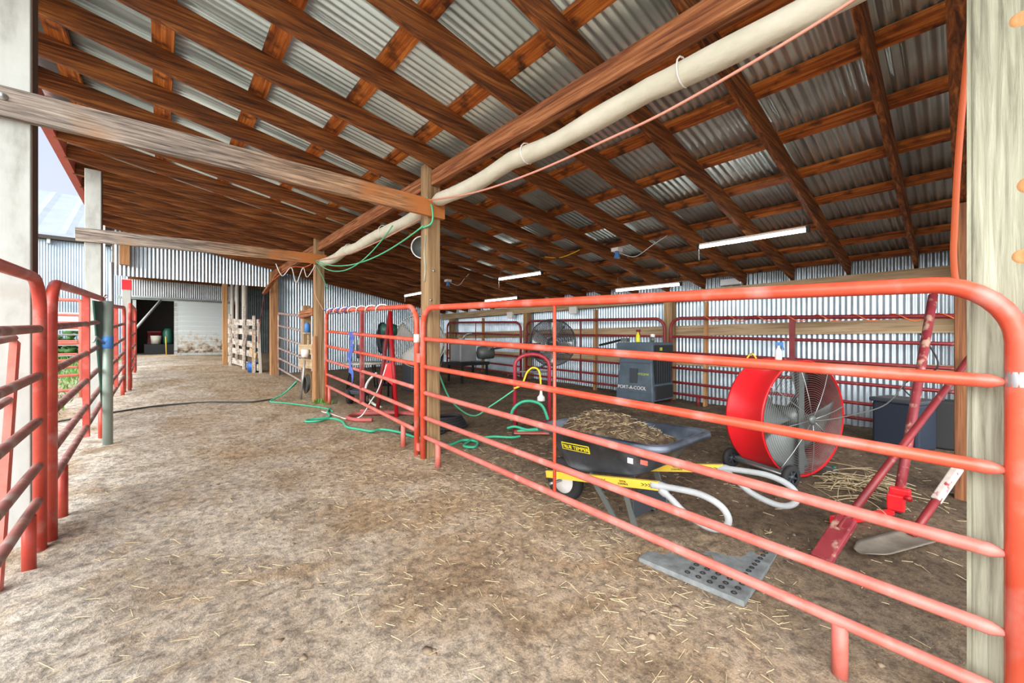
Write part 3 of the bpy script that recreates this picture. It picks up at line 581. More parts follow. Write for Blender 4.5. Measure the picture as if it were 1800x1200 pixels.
# ================================================================ WHEELBARROW
def barrow():
    g = G(2.65, 1.7)
    T = thing('wheelbarrow', 'black plastic wheelbarrow heaped with manure, with yellow beams and grey loop grips', 'wheelbarrow', (2.65, 1.7, g))
    # tray: rim rectangle, tapering to the floor, front (d+) sloped
    def ring(x0, x1, y0, y1, zr, zf, rr, n=6):
        pts = []
        for cx, cy, a0 in ((x1-rr, y1-rr, 0), (x0+rr, y1-rr, PI/2), (x0+rr, y0+rr, PI), (x1-rr, y0+rr, 1.5*PI)):
            for k in range(n+1):
                a = a0+k/n*PI/2; px, py = cx+rr*math.cos(a), cy+rr*math.sin(a)
                pts.append(Vector((px, py, zr+(zf-zr)*(py-y0)/(y1-y0))))
        return pts
    R0 = ring(2.27, 3.05, 1.20, 2.32, .60, .575, .12)
    R1 = ring(2.30, 3.02, 1.23, 2.29, .605, .58, .11)
    R2 = ring(2.38, 2.94, 1.42, 2.10, .36, .27, .12)
    R3 = ring(2.42, 2.90, 1.47, 2.02, .33, .24, .11)
    I1 = ring(2.32, 3.00, 1.25, 2.27, .59, .565, .11)
    I2 = ring(2.40, 2.92, 1.44, 2.08, .37, .28, .12)
    lip = ring(2.262, 3.058, 1.192, 2.328, .565, .54, .125)
    mb = MB(); V = [[mb.b.verts.new(p) for p in r] for r in (R3, R2, R1, lip, R0, I1, I2)]
    V = [[mb.b.verts.new(p) for p in r] for r in (R3, R2)] and V
    for A, B in zip(V, V[1:]):
        n = len(A)
        for k in range(n): f = mb.b.faces.new((A[k], A[(k+1) % n], B[(k+1) % n], B[k])); f.smooth = True
    mb.b.faces.new(V[0][::-1]); mb.b.faces.new(V[-1])
    obj('tray', mb, 'barrow_plastic', T, normals=True)
    # yellow beams
    for nm, a, b in (('near', (2.36, 2.24, .175), (2.345, 1.26, .345)), ('far', (2.66, 2.24, .175), (2.93, 1.10, .37))):
        a, b = Vector(a), Vector(b)
        if nm == 'near': a = Vector((2.42, 2.24, .175))
        if nm == 'near': a.x = 2.36
        bm_ = obj('beam', MB().bar(a, b, .035, .055), 'yellow_paint', T, bevel=.004)
        dn = (b-a).normalized()
        side = dn.cross(Vector((0, 0, 1))).normalized()
        if side.x > 0: side = -side
        upv = Vector((0, 0, 1)); 
        for f, s in ((.55, '<<<<'), (.93, '>>>>')):
            text(s, .042, 'ink', bm_, a.lerp(b, f)+side*.0185, dn, upv, 'arrow_marks')
        text('TOTAL\nCONTROL', .017, 'ink', bm_, a.lerp(b, .74)+side*.0185, dn, upv)
        # grip loop
        x = b.x; y0, z0 = b.y, b.z; w_ = 1 if nm == 'near' else 1.05
        loop = [(x, y0+.05, z0-.005), (x, y0-.10, z0+.012), (x, y0-.25*w_, z0+.02), (x, y0-.36*w_, z0-.01), (x, y0-.405*w_, z0-.07), (x, y0-.38*w_, z0-.13), (x, y0-.30*w_, z0-.155), (x, y0-.17, z0-.12), (x, y0-.08, z0-.06), (x, y0-.01, z0-.02)]
        sp = spline(loop, 6); obj('grip', MB().tube(sp, .019, 12, rad=[.026 if (i < 4 or i > len(sp)-5) else .019 for i in range(len(sp))]), 'grip_grey', T)
    # wheel
    wc = Vector((2.53, 2.20, g+.175)); wh = obj('wheel', MB().lathe(wc, (1, 0, 0), [(.11, -.03), (.15, -.045), (.175, -.03), (.18, 0), (.175, .03), (.15, .045), (.11, .03)], 32), 'black_rubber', T)
    obj('hub', MB().lathe(wc, (1, 0, 0), [(0, -.045), (.03, -.045), (.05, -.03), (.112, -.028), (.112, .028), (.05, .03), (.03, .045), (0, .045)], 24), 'sticker_white', wh)
    obj('axle', MB().tube([wc+Vector((-.18, 0, 0)), wc+Vector((.18, 0, 0))], .012, 8), 'steel', wh)
    # legs
    for x, s in ((2.42, 1), (2.86, 1)):
        gg = G(x, 1.5)-.005
        obj('leg', MB().bar((x, 1.58, .30), (x-.0, 1.46, gg+.015), .012, .04, (0, 1, 0)), 'blade_grey', T)
        obj('leg', MB().bar((x, 1.86, .26), (x, 1.58, gg+.015), .012, .04, (0, 1, 0)), 'blade_grey', T)
        obj('foot', MB().tube([(x, 1.44, gg+.014), (x, 1.62, gg+.014)], .013, 8), 'black_metal', T)
    obj('stretcher', MB().bar((2.42, 1.49, .12), (2.86, 1.49, .12), .01, .16), 'charcoal_plastic', T)
    # lettering on the near side of the tray
    slope = Vector((.08, 0, -.24)).normalized()
    tr_ = [o for o in T.children if o.name.startswith('tray')][0]
    n_ = Vector((-.95, 0, -.3)).normalized()
    c0 = Vector((2.325, 1.92, .455))
    obj('badge', MB().poly([c0+Vector((-.004, .13, .026))+n_*.006, c0+Vector((-.004, -.13, .036))+n_*.006, c0+Vector((.014, -.13, -.020))+n_*.006, c0+Vector((.014, .13, -.030))+n_*.006], -n_*.004), 'yellow_plastic', tr_)
    obj('badge_plate', MB().poly([c0+Vector((-.003, .123, .020))+n_*.0085, c0+Vector((-.003, -.123, .030))+n_*.0085, c0+Vector((.013, -.123, -.014))+n_*.0085, c0+Vector((.013, .123, -.024))+n_*.0085], -n_*.002), 'ink', tr_)
    text('TRUE TEMPER', .041, 'yellow_plastic', tr_, c0+Vector((.005, 0, .002))+n_*.010, (0, -1, .04), (-.3, 0, 1))
    obj('sticker', MB().box((2.335, 1.46, .46), (.006, .04, .035)), 'sticker_white', tr_)
    obj('sticker', MB().box((2.335, 1.36, .47), (.006, .05, .03)), 'red_paint_faded', tr_)
barrow()
# heap of manure in the tray
def heap(u, v):
    x = 2.345+.61*u; y = 1.38+.85*v
    e = min(u, 1-u, v, 1-v); h = .50+.27*math.sin(PI*u)**.7*max(0, math.sin(PI*min(1, v*.85+.12)))**.8*(0.35+.65*v)
    return Vector((x, y, h-.05*max(0, .08-e)/.08+noise.noise(Vector((x*9, y*9, 1)))*.035+noise.noise(Vector((x*30, y*30, 2)))*.018))
mb = MB().grid(heap, 60, 70)
o = tag(obj('manure_heap', mb, 'manure'), 'heap of brown manure and straw piled in the black wheelbarrow', 'manure'); o['kind'] = 'stuff'
hs_ = MB(); rh = random.Random(5)
for k in range(260):
    u, v = rh.uniform(.08, .92), rh.uniform(.08, .92); c = heap(u, v)+Vector((0, 0, .008)); a = rh.uniform(0, PI); l = rh.uniform(.012, .045)
    q = Vector((math.cos(a), math.sin(a), rh.uniform(-.4, .4)))*l; hs_.tube([c-q, c+q], .0016, 4)
ho = tag(obj('straw_litter', hs_, 'straw'), 'straw stalks mixed over the manure heap in the wheelbarrow', 'straw'); ho['kind'] = 'stuff'
# perforated rubber mat
mb = MB(); 
o = tag(obj('perforated_mat', MB().box((2.62, 1.05, -.092), (.80, .58, .03), Matrix.Rotation(.05, 3, 'Z')), 'concrete_mat'), 'grey perforated mat half covered in dirt under the large red gate', 'mat')
mb = MB()
for i in range(4):
    for j in range(5):
        p = Vector((2.27+i*.058, .80+j*.062, -.0755)); p = p
        mb.lathe(p, (0, 0, 1), [(.015, 0), (.015, .003), (.009, .003), (.009, 0)], 10)
for i in range(9):
    for j in range(1):
        mb.lathe(Vector((2.50+i*.05, .80+j*.058+.02, -.0755)), (0, 0, 1), [(.014, 0), (.014, .003), (.008, .003), (.008, 0)], 10)
obj('hole', mb, 'black_rubber', o)['kind'] = 'stuff'
mb = MB().grid(lambda u, v: Vector((2.36+.85*u+.07*math.sin(v*7+1), .86+1.0*v+.06*math.sin(u*9), -.095+.055*math.sin(PI*u)**.5*math.sin(PI*v)**.5+noise.noise(Vector((u*7, v*7, 0)))*.022+noise.noise(Vector((u*23, v*23, 4)))*.012)), 60, 60)
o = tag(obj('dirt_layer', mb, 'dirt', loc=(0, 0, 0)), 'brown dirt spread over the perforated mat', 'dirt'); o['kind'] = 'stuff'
# ================================================================ DRUM FAN
def drum_fan():
    n = Vector((-.38, -.925, 0)).normalized(); tt = Vector((-n.y, n.x, 0)) * -1      # tt points to the left in view
    c = Vector((4.55, .99, .525)); R = .545; D = .37
    T = thing('drum_fan', 'large red drum fan with a wire grille standing on wheels inside the pen', 'fan', (c.x, c.y, G(4.55, 1)-.02))
    dr_ = obj('drum', MB().lathe(c, n, [(R-.006, .006), (R+.003, .006), (R+.003, -.01), (R, -.015), (R, -D+.015), (R+.008, -D+.01), (R+.008, -D-.012), (R-.008, -D-.012), (R-.012, -D), (R-.012, 0), (R-.008, .012)], 64), 'bright_red', T)
    obj('liner', MB().lathe(c, n, [(R-.013, -.004), (R-.013, -D+.004), (R-.016, -D+.004), (R-.016, -.004)], 64), 'dusty_maroon', T)
    def grille(off, dome, name):
        mb = MB(); N_ = 26
        for k in range(1, N_+1):
            r = R*.985*k/N_; h = off+dome*(1-(r/R)**2)
            mb.lathe(c, n, [(r-.0015, h), (r, h+.0015), (r+.0015, h), (r, h-.0015), (r-.0015, h)], 48)
        g_ = obj(name, mb, 'wire_grey', T)
        u = n.orthogonal().normalized(); v = n.cross(u)
        for k in range(8):
            a = k*PI/4+.2; dd = u*math.cos(a)+v*math.sin(a)
            obj('spoke', MB().tube([c+dd*r_+n*(off+dome*(1-(r_/R)**2)+.004) for r_ in (.05, .2, .35, .5, R)], .0035, 6), 'steel', g_)
        return g_
    gr = grille(.0, .07, 'front_grille'); grille(-D, -.05, 'rear_grille')
    obj('hub', MB().lathe(c+n*.068, n, [(.042, 0), (.042, .012), (.028, .022), (0, .024)], 20), 'blade_grey', T)
    obj('motor', MB().lathe(c-n*.02, n, [(0, -.02), (.05, -.02), (.09, -.05), (.09, -.27), (0, -.28)], 20), 'blade_grey', T)
    u = n.orthogonal().normalized(); v = n.cross(u)
    for k in range(4):
        a = k*PI/2+.5
        def bl(p, q, a=a):
            r = .09+(R-.13)*p; an = a+(q-.5)*(.95+.25*p); return c+(u*math.cos(an)+v*math.sin(an))*r+n*(-.14+.09*(q-.5)*2)
        b_ = obj('blade', MB().grid(bl, 8, 6), 'blade_grey', T); s_ = b_.modifiers.new('thickness', 'SOLIDIFY'); s_.thickness = .004
    obj('motor_strap', MB().bar(c+Vector((0, 0, -R+.02))-n*.03, c+Vector((0, 0, R-.02))-n*.03, .07, .012, tuple(n)), 'blade_grey', T)
    # cradle and wheels
    gz = G(4.4, 1.2)
    def P(a, b_, z): q = c+tt*a+n*b_; return Vector((q.x, q.y, z))
    obj('cradle', MB().bar(P(.33, .06, gz+.10), P(.33, -D-.08, gz+.10), .05, .05), 'blade_grey', T)
    obj('cradle', MB().bar(P(-.33, .06, gz+.05), P(-.33, -D-.05, gz+.05), .05, .05), 'blade_grey', T)
    obj('cradle', MB().bar(P(.33, -.1, gz+.075), P(-.33, -.1, gz+.04), .05, .03), 'blade_grey', T)
    obj('axle', MB().tube([P(.36, .12, gz+.095), P(.36, -D-.13, gz+.095)], .012, 8), 'steel', T)
    for b_ in (.13, -D-.12):
        w_ = P(.36, b_, gz+.095)
        wh = obj('wheel', MB().lathe(w_, n, [(.055, -.022), (.085, -.026), (.10, -.016), (.10, .016), (.085, .026), (.055, .022)], 28), 'black_rubber', T)
        mb = MB().lathe(w_, n, [(0, -.02), (.022, -.02), (.022, .022), (0, .024)], 12)
        for k in range(6):
            a = k*PI/3; dd = u*math.cos(a)+v*math.sin(a); mb.bar(w_+dd*.015, w_+dd*.062, .016, .03, tuple(n))
        obj('rim', mb, 'charcoal_plastic', wh)
    for b_ in (.03, -D): obj('foot', MB().tube([P(-.36, b_, gz+.09), P(-.38, b_, gz-.01)], .018, 8), 'dark_green', T)
    return c, n, tt
fc, fn, ft = drum_fan()
tag(obj('power_cord', MB().tube(spline([fc+fn*.09, fc+fn*.115-ft*.1+Vector((0, 0, .0)), fc+fn*.14-ft*.42+Vector((0, 0, .03)), Vector((5.6, .52, .61)), Vector((6.9, .45, .79)), Vector((7.07, .42, .85))]), .006, 6), 'wire_grey'), 'grey power cord stretched from the drum fan hub towards the rear wall', 'cord')
def spray(lab, p, m1, m2, s=1):
    p = Vector(p); t = thing('spray_bottle', lab, 'bottle', p)
    obj('body', MB().lathe(p, (0, 0, 1), [(0, 0), (.036*s, 0), (.038*s, .01), (.036*s, .11*s), (.014*s, .15*s), (.014*s, .17*s), (0, .17*s)], 16), m1, t)
    obj('trigger_head', MB().box(p+Vector((.0, -.01, .195*s)), (.025*s, .075*s, .04*s)).bar(p+Vector((0, -.03, .18*s)), p+Vector((0, -.045, .12*s)), .01, .012, (0, 1, 0)), m2, t)
spray('white spray bottle with a blue trigger on top of the red drum fan', (4.55, 1.20, 1.07), 'white_plastic', 'blue_tape', .8)
tag(obj('zip_tie', MB().tube(spline([(4.50, 1.38, 1.08), (4.48, 1.40, 1.12), (4.52, 1.44, 1.12), (4.47, 1.46, 1.07)]), .008, 5), 'yellow_cord'), 'yellow and black tie on top of the red drum fan', 'tie')
# ================================================================ COOLER
def cooler():
    x0, x1, y0, y1 = 6.25, 6.98, 3.48, 4.20; g = G(6.5, 3.8); z0 = g+.10; z1 = z0+1.02
    T = thing('evaporative_cooler', 'dark blue grey evaporative cooler on a wooden pallet by the rear fence', 'cooler', (6.6, 3.84, g))
    mb = MB(); V = []
    for z, e in ((z0, .0), (z0+.12, .0), (z0+.5, .035), (z1-.22, .05), (z1-.215, .01), (z1-.02, .0), (z1, .02)):
        V.append([mb.b.verts.new((x, y, z)) for x, y in ((x0+e, y0+e), (x1, y0+e), (x1, y1-e), (x0+e, y1-e))])
    for A, B in zip(V, V[1:]):
        for k in range(4): mb.b.faces.new((A[k], A[(k+1) % 4], B[(k+1) % 4], B[k]))
    mb.b.faces.new(V[0][::-1]); mb.b.faces.new(V[-1])
    body = obj('body', mb, 'slate_plastic', T, bevel=.015)
    pad = obj('pad_grille', MB().box2((x0+.10, y0+.0, z0+.30), (x1-.06, y0+.05, z1-.26)), 'black_metal', T)
    mb = MB()
    for k in range(7): mb.box2((x0+.14+k*.08, y0-.006, z0+.30), (x0+.155+k*.08, y0+.02, z1-.26))
    obj('louver', mb, 'charcoal_plastic', pad)['kind'] = 'stuff'
    obj('tank_cover', MB().box2((x0+.08, y0-.02, z0+.03), (x1-.04, y0+.03, z0+.26)), 'black_rubber', T, bevel=.02)
    obj('control_panel', MB().box2((x0+.06, y0-.012, z1-.19), (x1-.04, y0+.03, z1-.05)), 'ink', T)
    obj('gauge', MB().box2((x0+.22, y0-.016, z1-.145), (x0+.30, y0-.010, z1-.09)), 'lime', T)
    text('Hurricane', .075, 'lime', body, (x0+.028, 3.72, z0+.47), (0, -1, 0), (.05, 0, 1))
    obj('emblem', MB().lathe((x0+.033, 3.89, z0+.47), (-1, 0, 0), [(.05, 0), (.05, .006), (0, .006)], 6), 'lime', body)
    obj('vent_scoop', MB().box2((x0+.01, 3.78, z0+.30), (x0+.035, 3.93, z0+.56)), 'charcoal_plastic', body)
    text('PORT-A-COOL', .084, 'sticker_white', body, (x0-.003, 3.88, z0+.22), (0, -1, 0), (.05, 0, 1))
    for z in (z0+.13, z0+.66): obj('rib', MB().box2((x0-.004+(.02 if z > z0+.3 else 0), y0+.05, z), (x0+.04, y1-.05, z+.03)), 'slate_plastic', body)
    for y in (y0+.06, y1-.06): obj('wheel', MB().lathe((x0+.08, y, g+.055), (0, 1, 0), [(0, -.02), (.045, -.02), (.045, .02), (0, .02)], 14), 'black_rubber', T)
    obj('skid', MB().box2((x0-.02, y0, g+.0), (x0+.05, y1-.1, g+.095)), 'tan_wood', T)
    return z1
cz = cooler()
spray('yellow spray bottle with a dark trigger standing on the cooler', (6.42, 3.86, cz+.002), 'bottle_yellow', 'maroon_paint', 1.05)
t = thing('jar', 'white capped pale bottle standing on the cooler', 'jar', (6.5, 3.62, cz+.002))
obj('body', MB().lathe((6.5, 3.62, cz+.002), (0, 0, 1), [(0, 0), (.035, 0), (.035, .09), (0, .09)], 14), 'blade_grey', t)
obj('lid', MB().lathe((6.5, 3.62, cz+.092), (0, 0, 1), [(.037, 0), (.037, .05), (0, .055)], 14), 'sticker_white', t)
t = thing('pump_box', 'small grey pump box with a long dark arm at the edge of the cooler top', 'pump', (6.36, 4.12, cz+.002))
obj('box', MB().box((6.36, 4.08, cz+.04), (.10, .13, .07)), 'blade_grey', t)
obj('arm', MB().bar((6.36, 4.12, cz+.05), (6.50, 4.75, cz-.06), .03, .04), 'black_metal', t)
# ================================================================ BLACK FANS
def round_fan(T, c, n, R, m='black_metal', depth=.10, rings=13, blade='blade_grey', nb=5):
    c = Vector(c); n = Vector(n).normalized()
    mb = MB(); wr = .0050
    for sgn in (1, -1):
        for k in range(2, rings+1):
            r = R*k/rings; h = sgn*depth*(1-(r/R)**3)*.5+0
            mb.lathe(c, n, [(r-wr, h), (r, h+wr), (r+wr, h), (r, h-wr), (r-wr, h)], 36)
    gr = obj('grille', mb, m, T)
    obj('rim', MB().lathe(c, n, [(R-.006, -.028), (R+.010, -.028), (R+.010, .028), (R-.006, .028), (R-.006, -.028)], 40), m, T)
    obj('hub', MB().lathe(c, n, [(0, -depth*.9), (.06, -depth*.9), (.075, -.03), (.06, depth*.5), (0, depth*.55)], 18), m, T)
    u = n.orthogonal().normalized(); v = n.cross(u)
    for k in range(8):
        a = k*PI/4; dd = u*math.cos(a)+v*math.sin(a)
        obj('spoke', MB().tube([c+dd*r_+n*depth*.5*(1-(r_/R)**3) for r_ in (.05, R*.4, R*.7, R)], .0035, 5), m, gr)
    for k in range(nb):
        a = k*2*PI/nb+.3
        def bl(p, q, a=a):
            r = .06+(R-.10)*p; an = a+(q-.5)*(.72); return c+(u*math.cos(an)+v*math.sin(an))*r+n*(.035*(q-.5)*2)
        b_ = obj('blade', MB().grid(bl, 6, 5), blade, T); s_ = b_.modifiers.new('thickness', 'SOLIDIFY'); s_.thickness = .003
T = thing('cart_fan', 'round black wire fan on a red tubular cart behind the large gate', 'fan', (3.9, 3.85, G(3.9, 3.8)))
cf = Vector((4.02, 3.72, 1.235)); gz = G(3.8, 3.9)
round_fan(T, cf, (-.72, -.69, 0), .315, blade='blade_white', nb=4, rings=19)
ta = Vector((.69, -.72, 0)) ; A0 = Vector((3.60, 4.02, 0)); B0 = Vector((3.94, 3.70, 0))
fr = [A0+Vector((0, 0, gz)), A0+Vector((0, 0, .92))]
for k in range(1, 8): an = k/8*PI; mid = (A0+B0)/2; hw_ = (B0-A0)/2; fr.append(mid-hw_*math.cos(an)+Vector((0, 0, .92+.16*math.sin(an))))
fr += [B0+Vector((0, 0, .92)), B0+Vector((0, 0, gz))]
obj('frame', MB().tube(fr, .026, 12), 'cart_red', T)
obj('crossbar', MB().tube([A0+Vector((0, 0, .84)), B0+Vector((0, 0, .84))], .012, 8), 'wire_grey', T)
obj('crossbar', MB().tube([A0+Vector((0, 0, .17)), B0+Vector((0, 0, .17))], .014, 8), 'maroon_paint', T)
obj('toe_plate', MB().bar(A0+Vector((-.12, -.12, gz+.02)), B0+Vector((-.12, -.12, gz+.02)), .20, .012), 'red_paint_faded', T)
obj('fan_stem', MB().tube([cf+Vector((.05, .05, 0)), cf+Vector((.02, .02, -.25)), Vector(((A0+B0).x/2, (A0+B0).y/2, .84))], .014, 8), 'black_metal', T)
for q in (A0, B0): obj('wheel', MB().lathe(q+Vector((.10, .09, gz+.085)), tuple(ta), [(0, -.02), (.085, -.02), (.085, .02), (0, .02)], 20), 'black_rubber', T)
# yellow cord with a white plug and green loop on the cart
t = thing('extension_cord', 'yellow extension cord arched over the red cart, ending in a pale triple plug', 'cord', (3.7, 3.8, .7))
obj('cord', MB().tube(spline([(3.55, 3.98, .62), (3.62, 3.90, .68), (3.68, 3.86, .84), (3.74, 3.80, .90), (3.79, 3.74, .84), (3.80, 3.72, .60)]), .013, 8), 'yellow_cord', t)
obj('plug', MB().lathe((3.80, 3.72, .61), (0, 0, -1), [(0, 0), (.014, 0), (.022, .07), (.05, .10), (.052, .15), (0, .15)], 14), 'sticker_white', t)
tag(obj('hose_loop', MB().tube(spline([(3.50, 3.98, .20), (3.50, 3.95, .34), (3.58, 3.88, .44), (3.68, 3.78, .46), (3.78, 3.68, .40), (3.83, 3.62, .22)]), .020, 10), 'green_hose'), 'thick green hose arched over the foot of the red cart', 'hose')
tag(obj('hose_coil', MB().tube(spline([(3.45, 4.0, .10), (3.5, 3.9, .13), (3.62, 3.78, .09), (3.75, 3.66, .10), (3.86, 3.58, .13), (3.7, 3.72, .10), (3.52, 3.88, .07)]), .018, 9), 'green_hose'), 'green hose lying across the foot of the red cart', 'hose')
tag(obj('hanging_cord', MB().tube(spline([(2.34, 3.95, .98), (2.6, 4.05, .55), (3.0, 4.15, .30), (3.3, 4.15, .40), (3.55, 3.98, .60)]), .010, 7), 'green_cord'), 'green cord swooping from the middle post to the yellow plug on the cart', 'cord')
# ---- things behind the second gate
T = thing('round_table', 'round white topped table with dark legs near the end wall', 'table', (3.27, 8.59, G(3.3, 8.6)))
gz = G(3.3, 8.6)
obj('table_top', MB().lathe((3.27, 8.59, .765), (0, 0, 1), [(0, 0), (.52, 0), (.54, .012), (.54, .035), (0, .037)], 40), 'table_top', T)
for k in range(4):
    a = k*PI/2+.5; obj('leg', MB().tube([(3.27+.32*math.cos(a), 8.59+.32*math.sin(a), .765), (3.27+.42*math.cos(a), 8.59+.42*math.sin(a), gz-.01)], .016, 8), 'black_metal', T)
T = thing('pedestal_fan', 'black wire fan standing behind the round white table', 'fan', (3.95, 8.9, G(3.9, 8.9)))
round_fan(T, (3.90, 9.02, 1.33), (-.99, .12, 0), .36, rings=14, blade='black_metal')
obj('pole', MB().tube([(3.96, 9.02, 1.30), (3.96, 9.02, G(3.9, 8.9)+.03)], .02, 8), 'black_metal', T)
obj('base', MB().lathe((3.96, 9.02, G(3.9, 8.9)-.01), (0, 0, 1), [(.25, 0), (.25, .03), (.04, .05), (0, .05)], 24), 'black_metal', T)
T = thing('barrel_fan', 'large cream barrel fan tilted up beside the red A-frame', 'fan', (4.3, 7.9, G(4.2, 8)))
bc = Vector((4.20, 7.78, 1.25)); bn = Vector((-.35, -.93, .05)).normalized()
obj('drum', MB().lathe(bc, bn, [(.56, .01), (.57, .01), (.57, -.18), (.56, -.18), (.56, .01)], 44), 'cream_paint', T)
mb = MB()
for k in range(2, 20):
    r = .56*k/20; mb.lathe(bc, bn, [(r-.003, 0), (r, .003), (r+.003, 0), (r, -.003), (r-.003, 0)], 36)
obj('grille', mb, 'cream_paint', T)
obj('motor', MB().lathe(bc, bn, [(0, -.14), (.10, -.14), (.10, -.02), (0, -.02)], 16), 'blade_grey', T)
for k in range(4):
    a = k*PI/2+.3; u = bn.orthogonal().normalized(); v = bn.cross(u)
    def bl(p, q, a=a): r = .08+.45*p; an = a+(q-.5)*.8; return bc+(u*math.cos(an)+v*math.sin(an))*r+bn*(-.08+.04*(q-.5)*2)
    b_ = obj('blade', MB().grid(bl, 5, 4), 'white_plastic', T); b_.modifiers.new('thickness', 'SOLIDIFY').thickness = .004
for s in (-1, 1): obj('leg', MB().tube([bc+Vector((.5*s, -.19*s, -.1))-bn*.08, Vector((bc.x+.42*s, bc.y+.1-.16*s, G(4.2, 7.9)-.01))], .025, 8), 'black_metal', T)
obj('base_box', MB().box2((4.05, 7.86, G(4.2, 8)-.01), (4.75, 8.3, .85)), 'charcoal_plastic', T, bevel=.03)
T = thing('green_motor', 'dark green motor housing mounted behind the red A-frame', 'motor', (3.6, 8.0, 1.4))
obj('housing', MB().lathe((3.42, 7.60, 1.48), (1, -.6, 0), [(0, -.14), (.10, -.14), (.13, -.08), (.13, .08), (.10, .16), (0, .17)], 16), 'dark_green', T)
obj('mount', MB().tube([(3.42, 7.60, 1.36), (3.44, 7.66, G(3.4, 7.6))], .02, 8), 'black_metal', T)
T = thing('a_frame_stand', 'tall red steel A-frame stand behind the gate between the posts', 'stand', (3.0, 6.0, G(2.8, 5.9)))
ap = Vector((2.85, 6.28, 1.745)); L1 = Vector((2.60, 6.22, G(2.6, 6.3)-.01)); L2 = Vector((2.76, 5.84, G(2.75, 5.7)-.01)); L3 = Vector((3.30, 7.1, G(3.4, 7.2)-.01))
for q in (L1, L2, L3): obj('leg', MB().tube([ap, q], .034, 8), 'deep_red' if q is not L1 else 'maroon_paint', T)
pm = lambda f, q: ap.lerp(q, f)
obj('gusset_plate', MB().poly([pm(.50, L1), pm(.50, L2), pm(.72, L2), pm(.64, L1)], (.012, .012, 0)), 'bright_red', T)
obj('crossbar', MB().tube([pm(.55, L1), pm(.55, L3)], .02, 8), 'maroon_paint', T)
# small mower-like machine with wheels behind the gate
T = thing('wheeled_sprayer', 'small wheeled machine with a tan spool by the foot of the far timber post', 'machine', (2.75, 7.3, G(2.7, 7.3)))
gz = G(2.7, 7.3)
for (x, y, r, m_) in ((2.60, 7.42, .14, 'black_rubber'), (2.70, 6.98, .13, 'black_rubber')):
    wh = obj('wheel', MB().lathe((x, y, gz+r), (.8, -.6, 0), [(r*.4, -.04), (r, -.035), (r, .035), (r*.4, .04)], 22), m_, T)
    obj('hub', MB().lathe((x, y, gz+r), (.8, -.6, 0), [(0, -.045), (r*.45, -.045), (r*.45, .045), (0, .045)], 16), 'tan_wood' if r < .14 else 'maroon_paint', wh)
obj('deck', MB().box((2.72, 7.25, gz+.22), (.26, .5, .08), Matrix.Rotation(.3, 3, 'Z')), 'charcoal_plastic', T, bevel=.02)
obj('handle', MB().tube(spline([(2.65, 7.0, gz+.25), (2.55, 6.75, gz+.5), (2.6, 6.9, gz+.7)]), .012, 7), 'sticker_white', T)
# bottles and twine hanging on gate 2
T = thing('rope_bundle', 'bundle of blue and white rope hanging on the gate beside a dark bottle', 'rope', (2.2, 6.25, 1.3))
mb = MB()
for k in range(7): mb.tube(spline([(2.17+.01*k, 6.25-.02*k, 1.40), (2.19, 6.2+.02*math.sin(k*2), 1.2), (2.17, 6.3-.04*k, 1.0+.03*k), (2.2, 6.15+.03*k, .78), (2.2, 6.2, .60+.05*k)]), .007, 5)
obj('strands', mb, 'blue_rope', T)
T = thing('drink_bottle', 'dark bottle with a pale shoulder hanging on the gate by the blue rope', 'bottle', (2.22, 6.05, 1.0))
obj('body', MB().lathe((2.25, 5.98, 1.0), (0, 0, 1), [(0, 0), (.05, 0), (.055, .03), (.055, .18), (.05, .20)], 14), 'ink', T)
obj('shoulder', MB().lathe((2.25, 5.98, 1.0), (0, 0, 1), [(.05, .20), (.045, .27), (.02, .31), (.02, .35), (0, .35)], 14), 'blade_grey', T)
# white corrugated drain hose + straps
tag(obj('drain_hose', MB().tube(spline([(3.05, 7.3, .66), (2.88, 7.3, .50), (2.80, 7.2, .30), (2.82, 6.95, .16), (2.88, 6.7, .10)]), .022, 9), 'sticker_white'), 'white bent plastic hose standing behind the gate', 'hose')
# ---- boards at the far post
T = thing('board_rack', 'short weathered post with tan boards nailed between it and the far timber post', 'rack', (2.27, 9.0, G(2.27, 9)))
obj('upright', MB().box2((2.20, 8.93, G(2.27, 9)-.02), (2.34, 9.07, 1.99)), 'post_wood', T)
obj('shelf', MB().box2((2.07, 8.30, 1.40), (2.16, 8.52, 1.42)), 'tan_wood', T)
obj('hanger', MB().box2((2.14, 8.38, 1.18), (2.16, 8.44, 1.40)), 'tan_wood', T)
for z, hh, m_ in ((1.80, .15, 'header_wood'), (1.08, .20, 'tan_wood'), (.80, .18, 'tan_wood')): obj('board', MB().bar((2.175, 9.15, z), (2.175, 8.15, z+.02), .035, hh), m_, T)
T = thing('hose_hydrant', 'grey standpipe with coiled dark hoses behind the far timber post', 'hydrant', (2.03, 8.45, G(2, 8.4)))
gz = G(2.03, 8.4)
obj('pipe', MB().tube([(2.02, 8.42, gz-.02), (2.08, 8.36, gz+.75)], .02, 8), 'steel', T)
obj('bucket_cap', MB().lathe((2.08, 8.36, .95), (0, 0, 1), [(0, 0), (.06, 0), (.07, .15), (0, .15)], 14), 'white_plastic', T)
mb = MB()
for k in range(3):
    mb.tube([(2.08+.02*k, 8.32+.13*math.cos(a*PI/8), .42+.02*k+.16*math.sin(a*PI/8)) for a in range(16)], .013, 6, closed=True)
tag(obj('hose_coil', mb, 'black_hose'), 'coil of dark hose hanging by the far timber post', 'hose')
tag(obj('blue_bottle', MB().lathe((2.13, 8.40, 1.42), (0, 0, 1), [(0, 0), (.05, 0), (.05, .16), (.02, .2), (0, .2)], 12), 'blue_tape'), 'blue plastic bottle on the boards beside the far timber post', 'bottle')
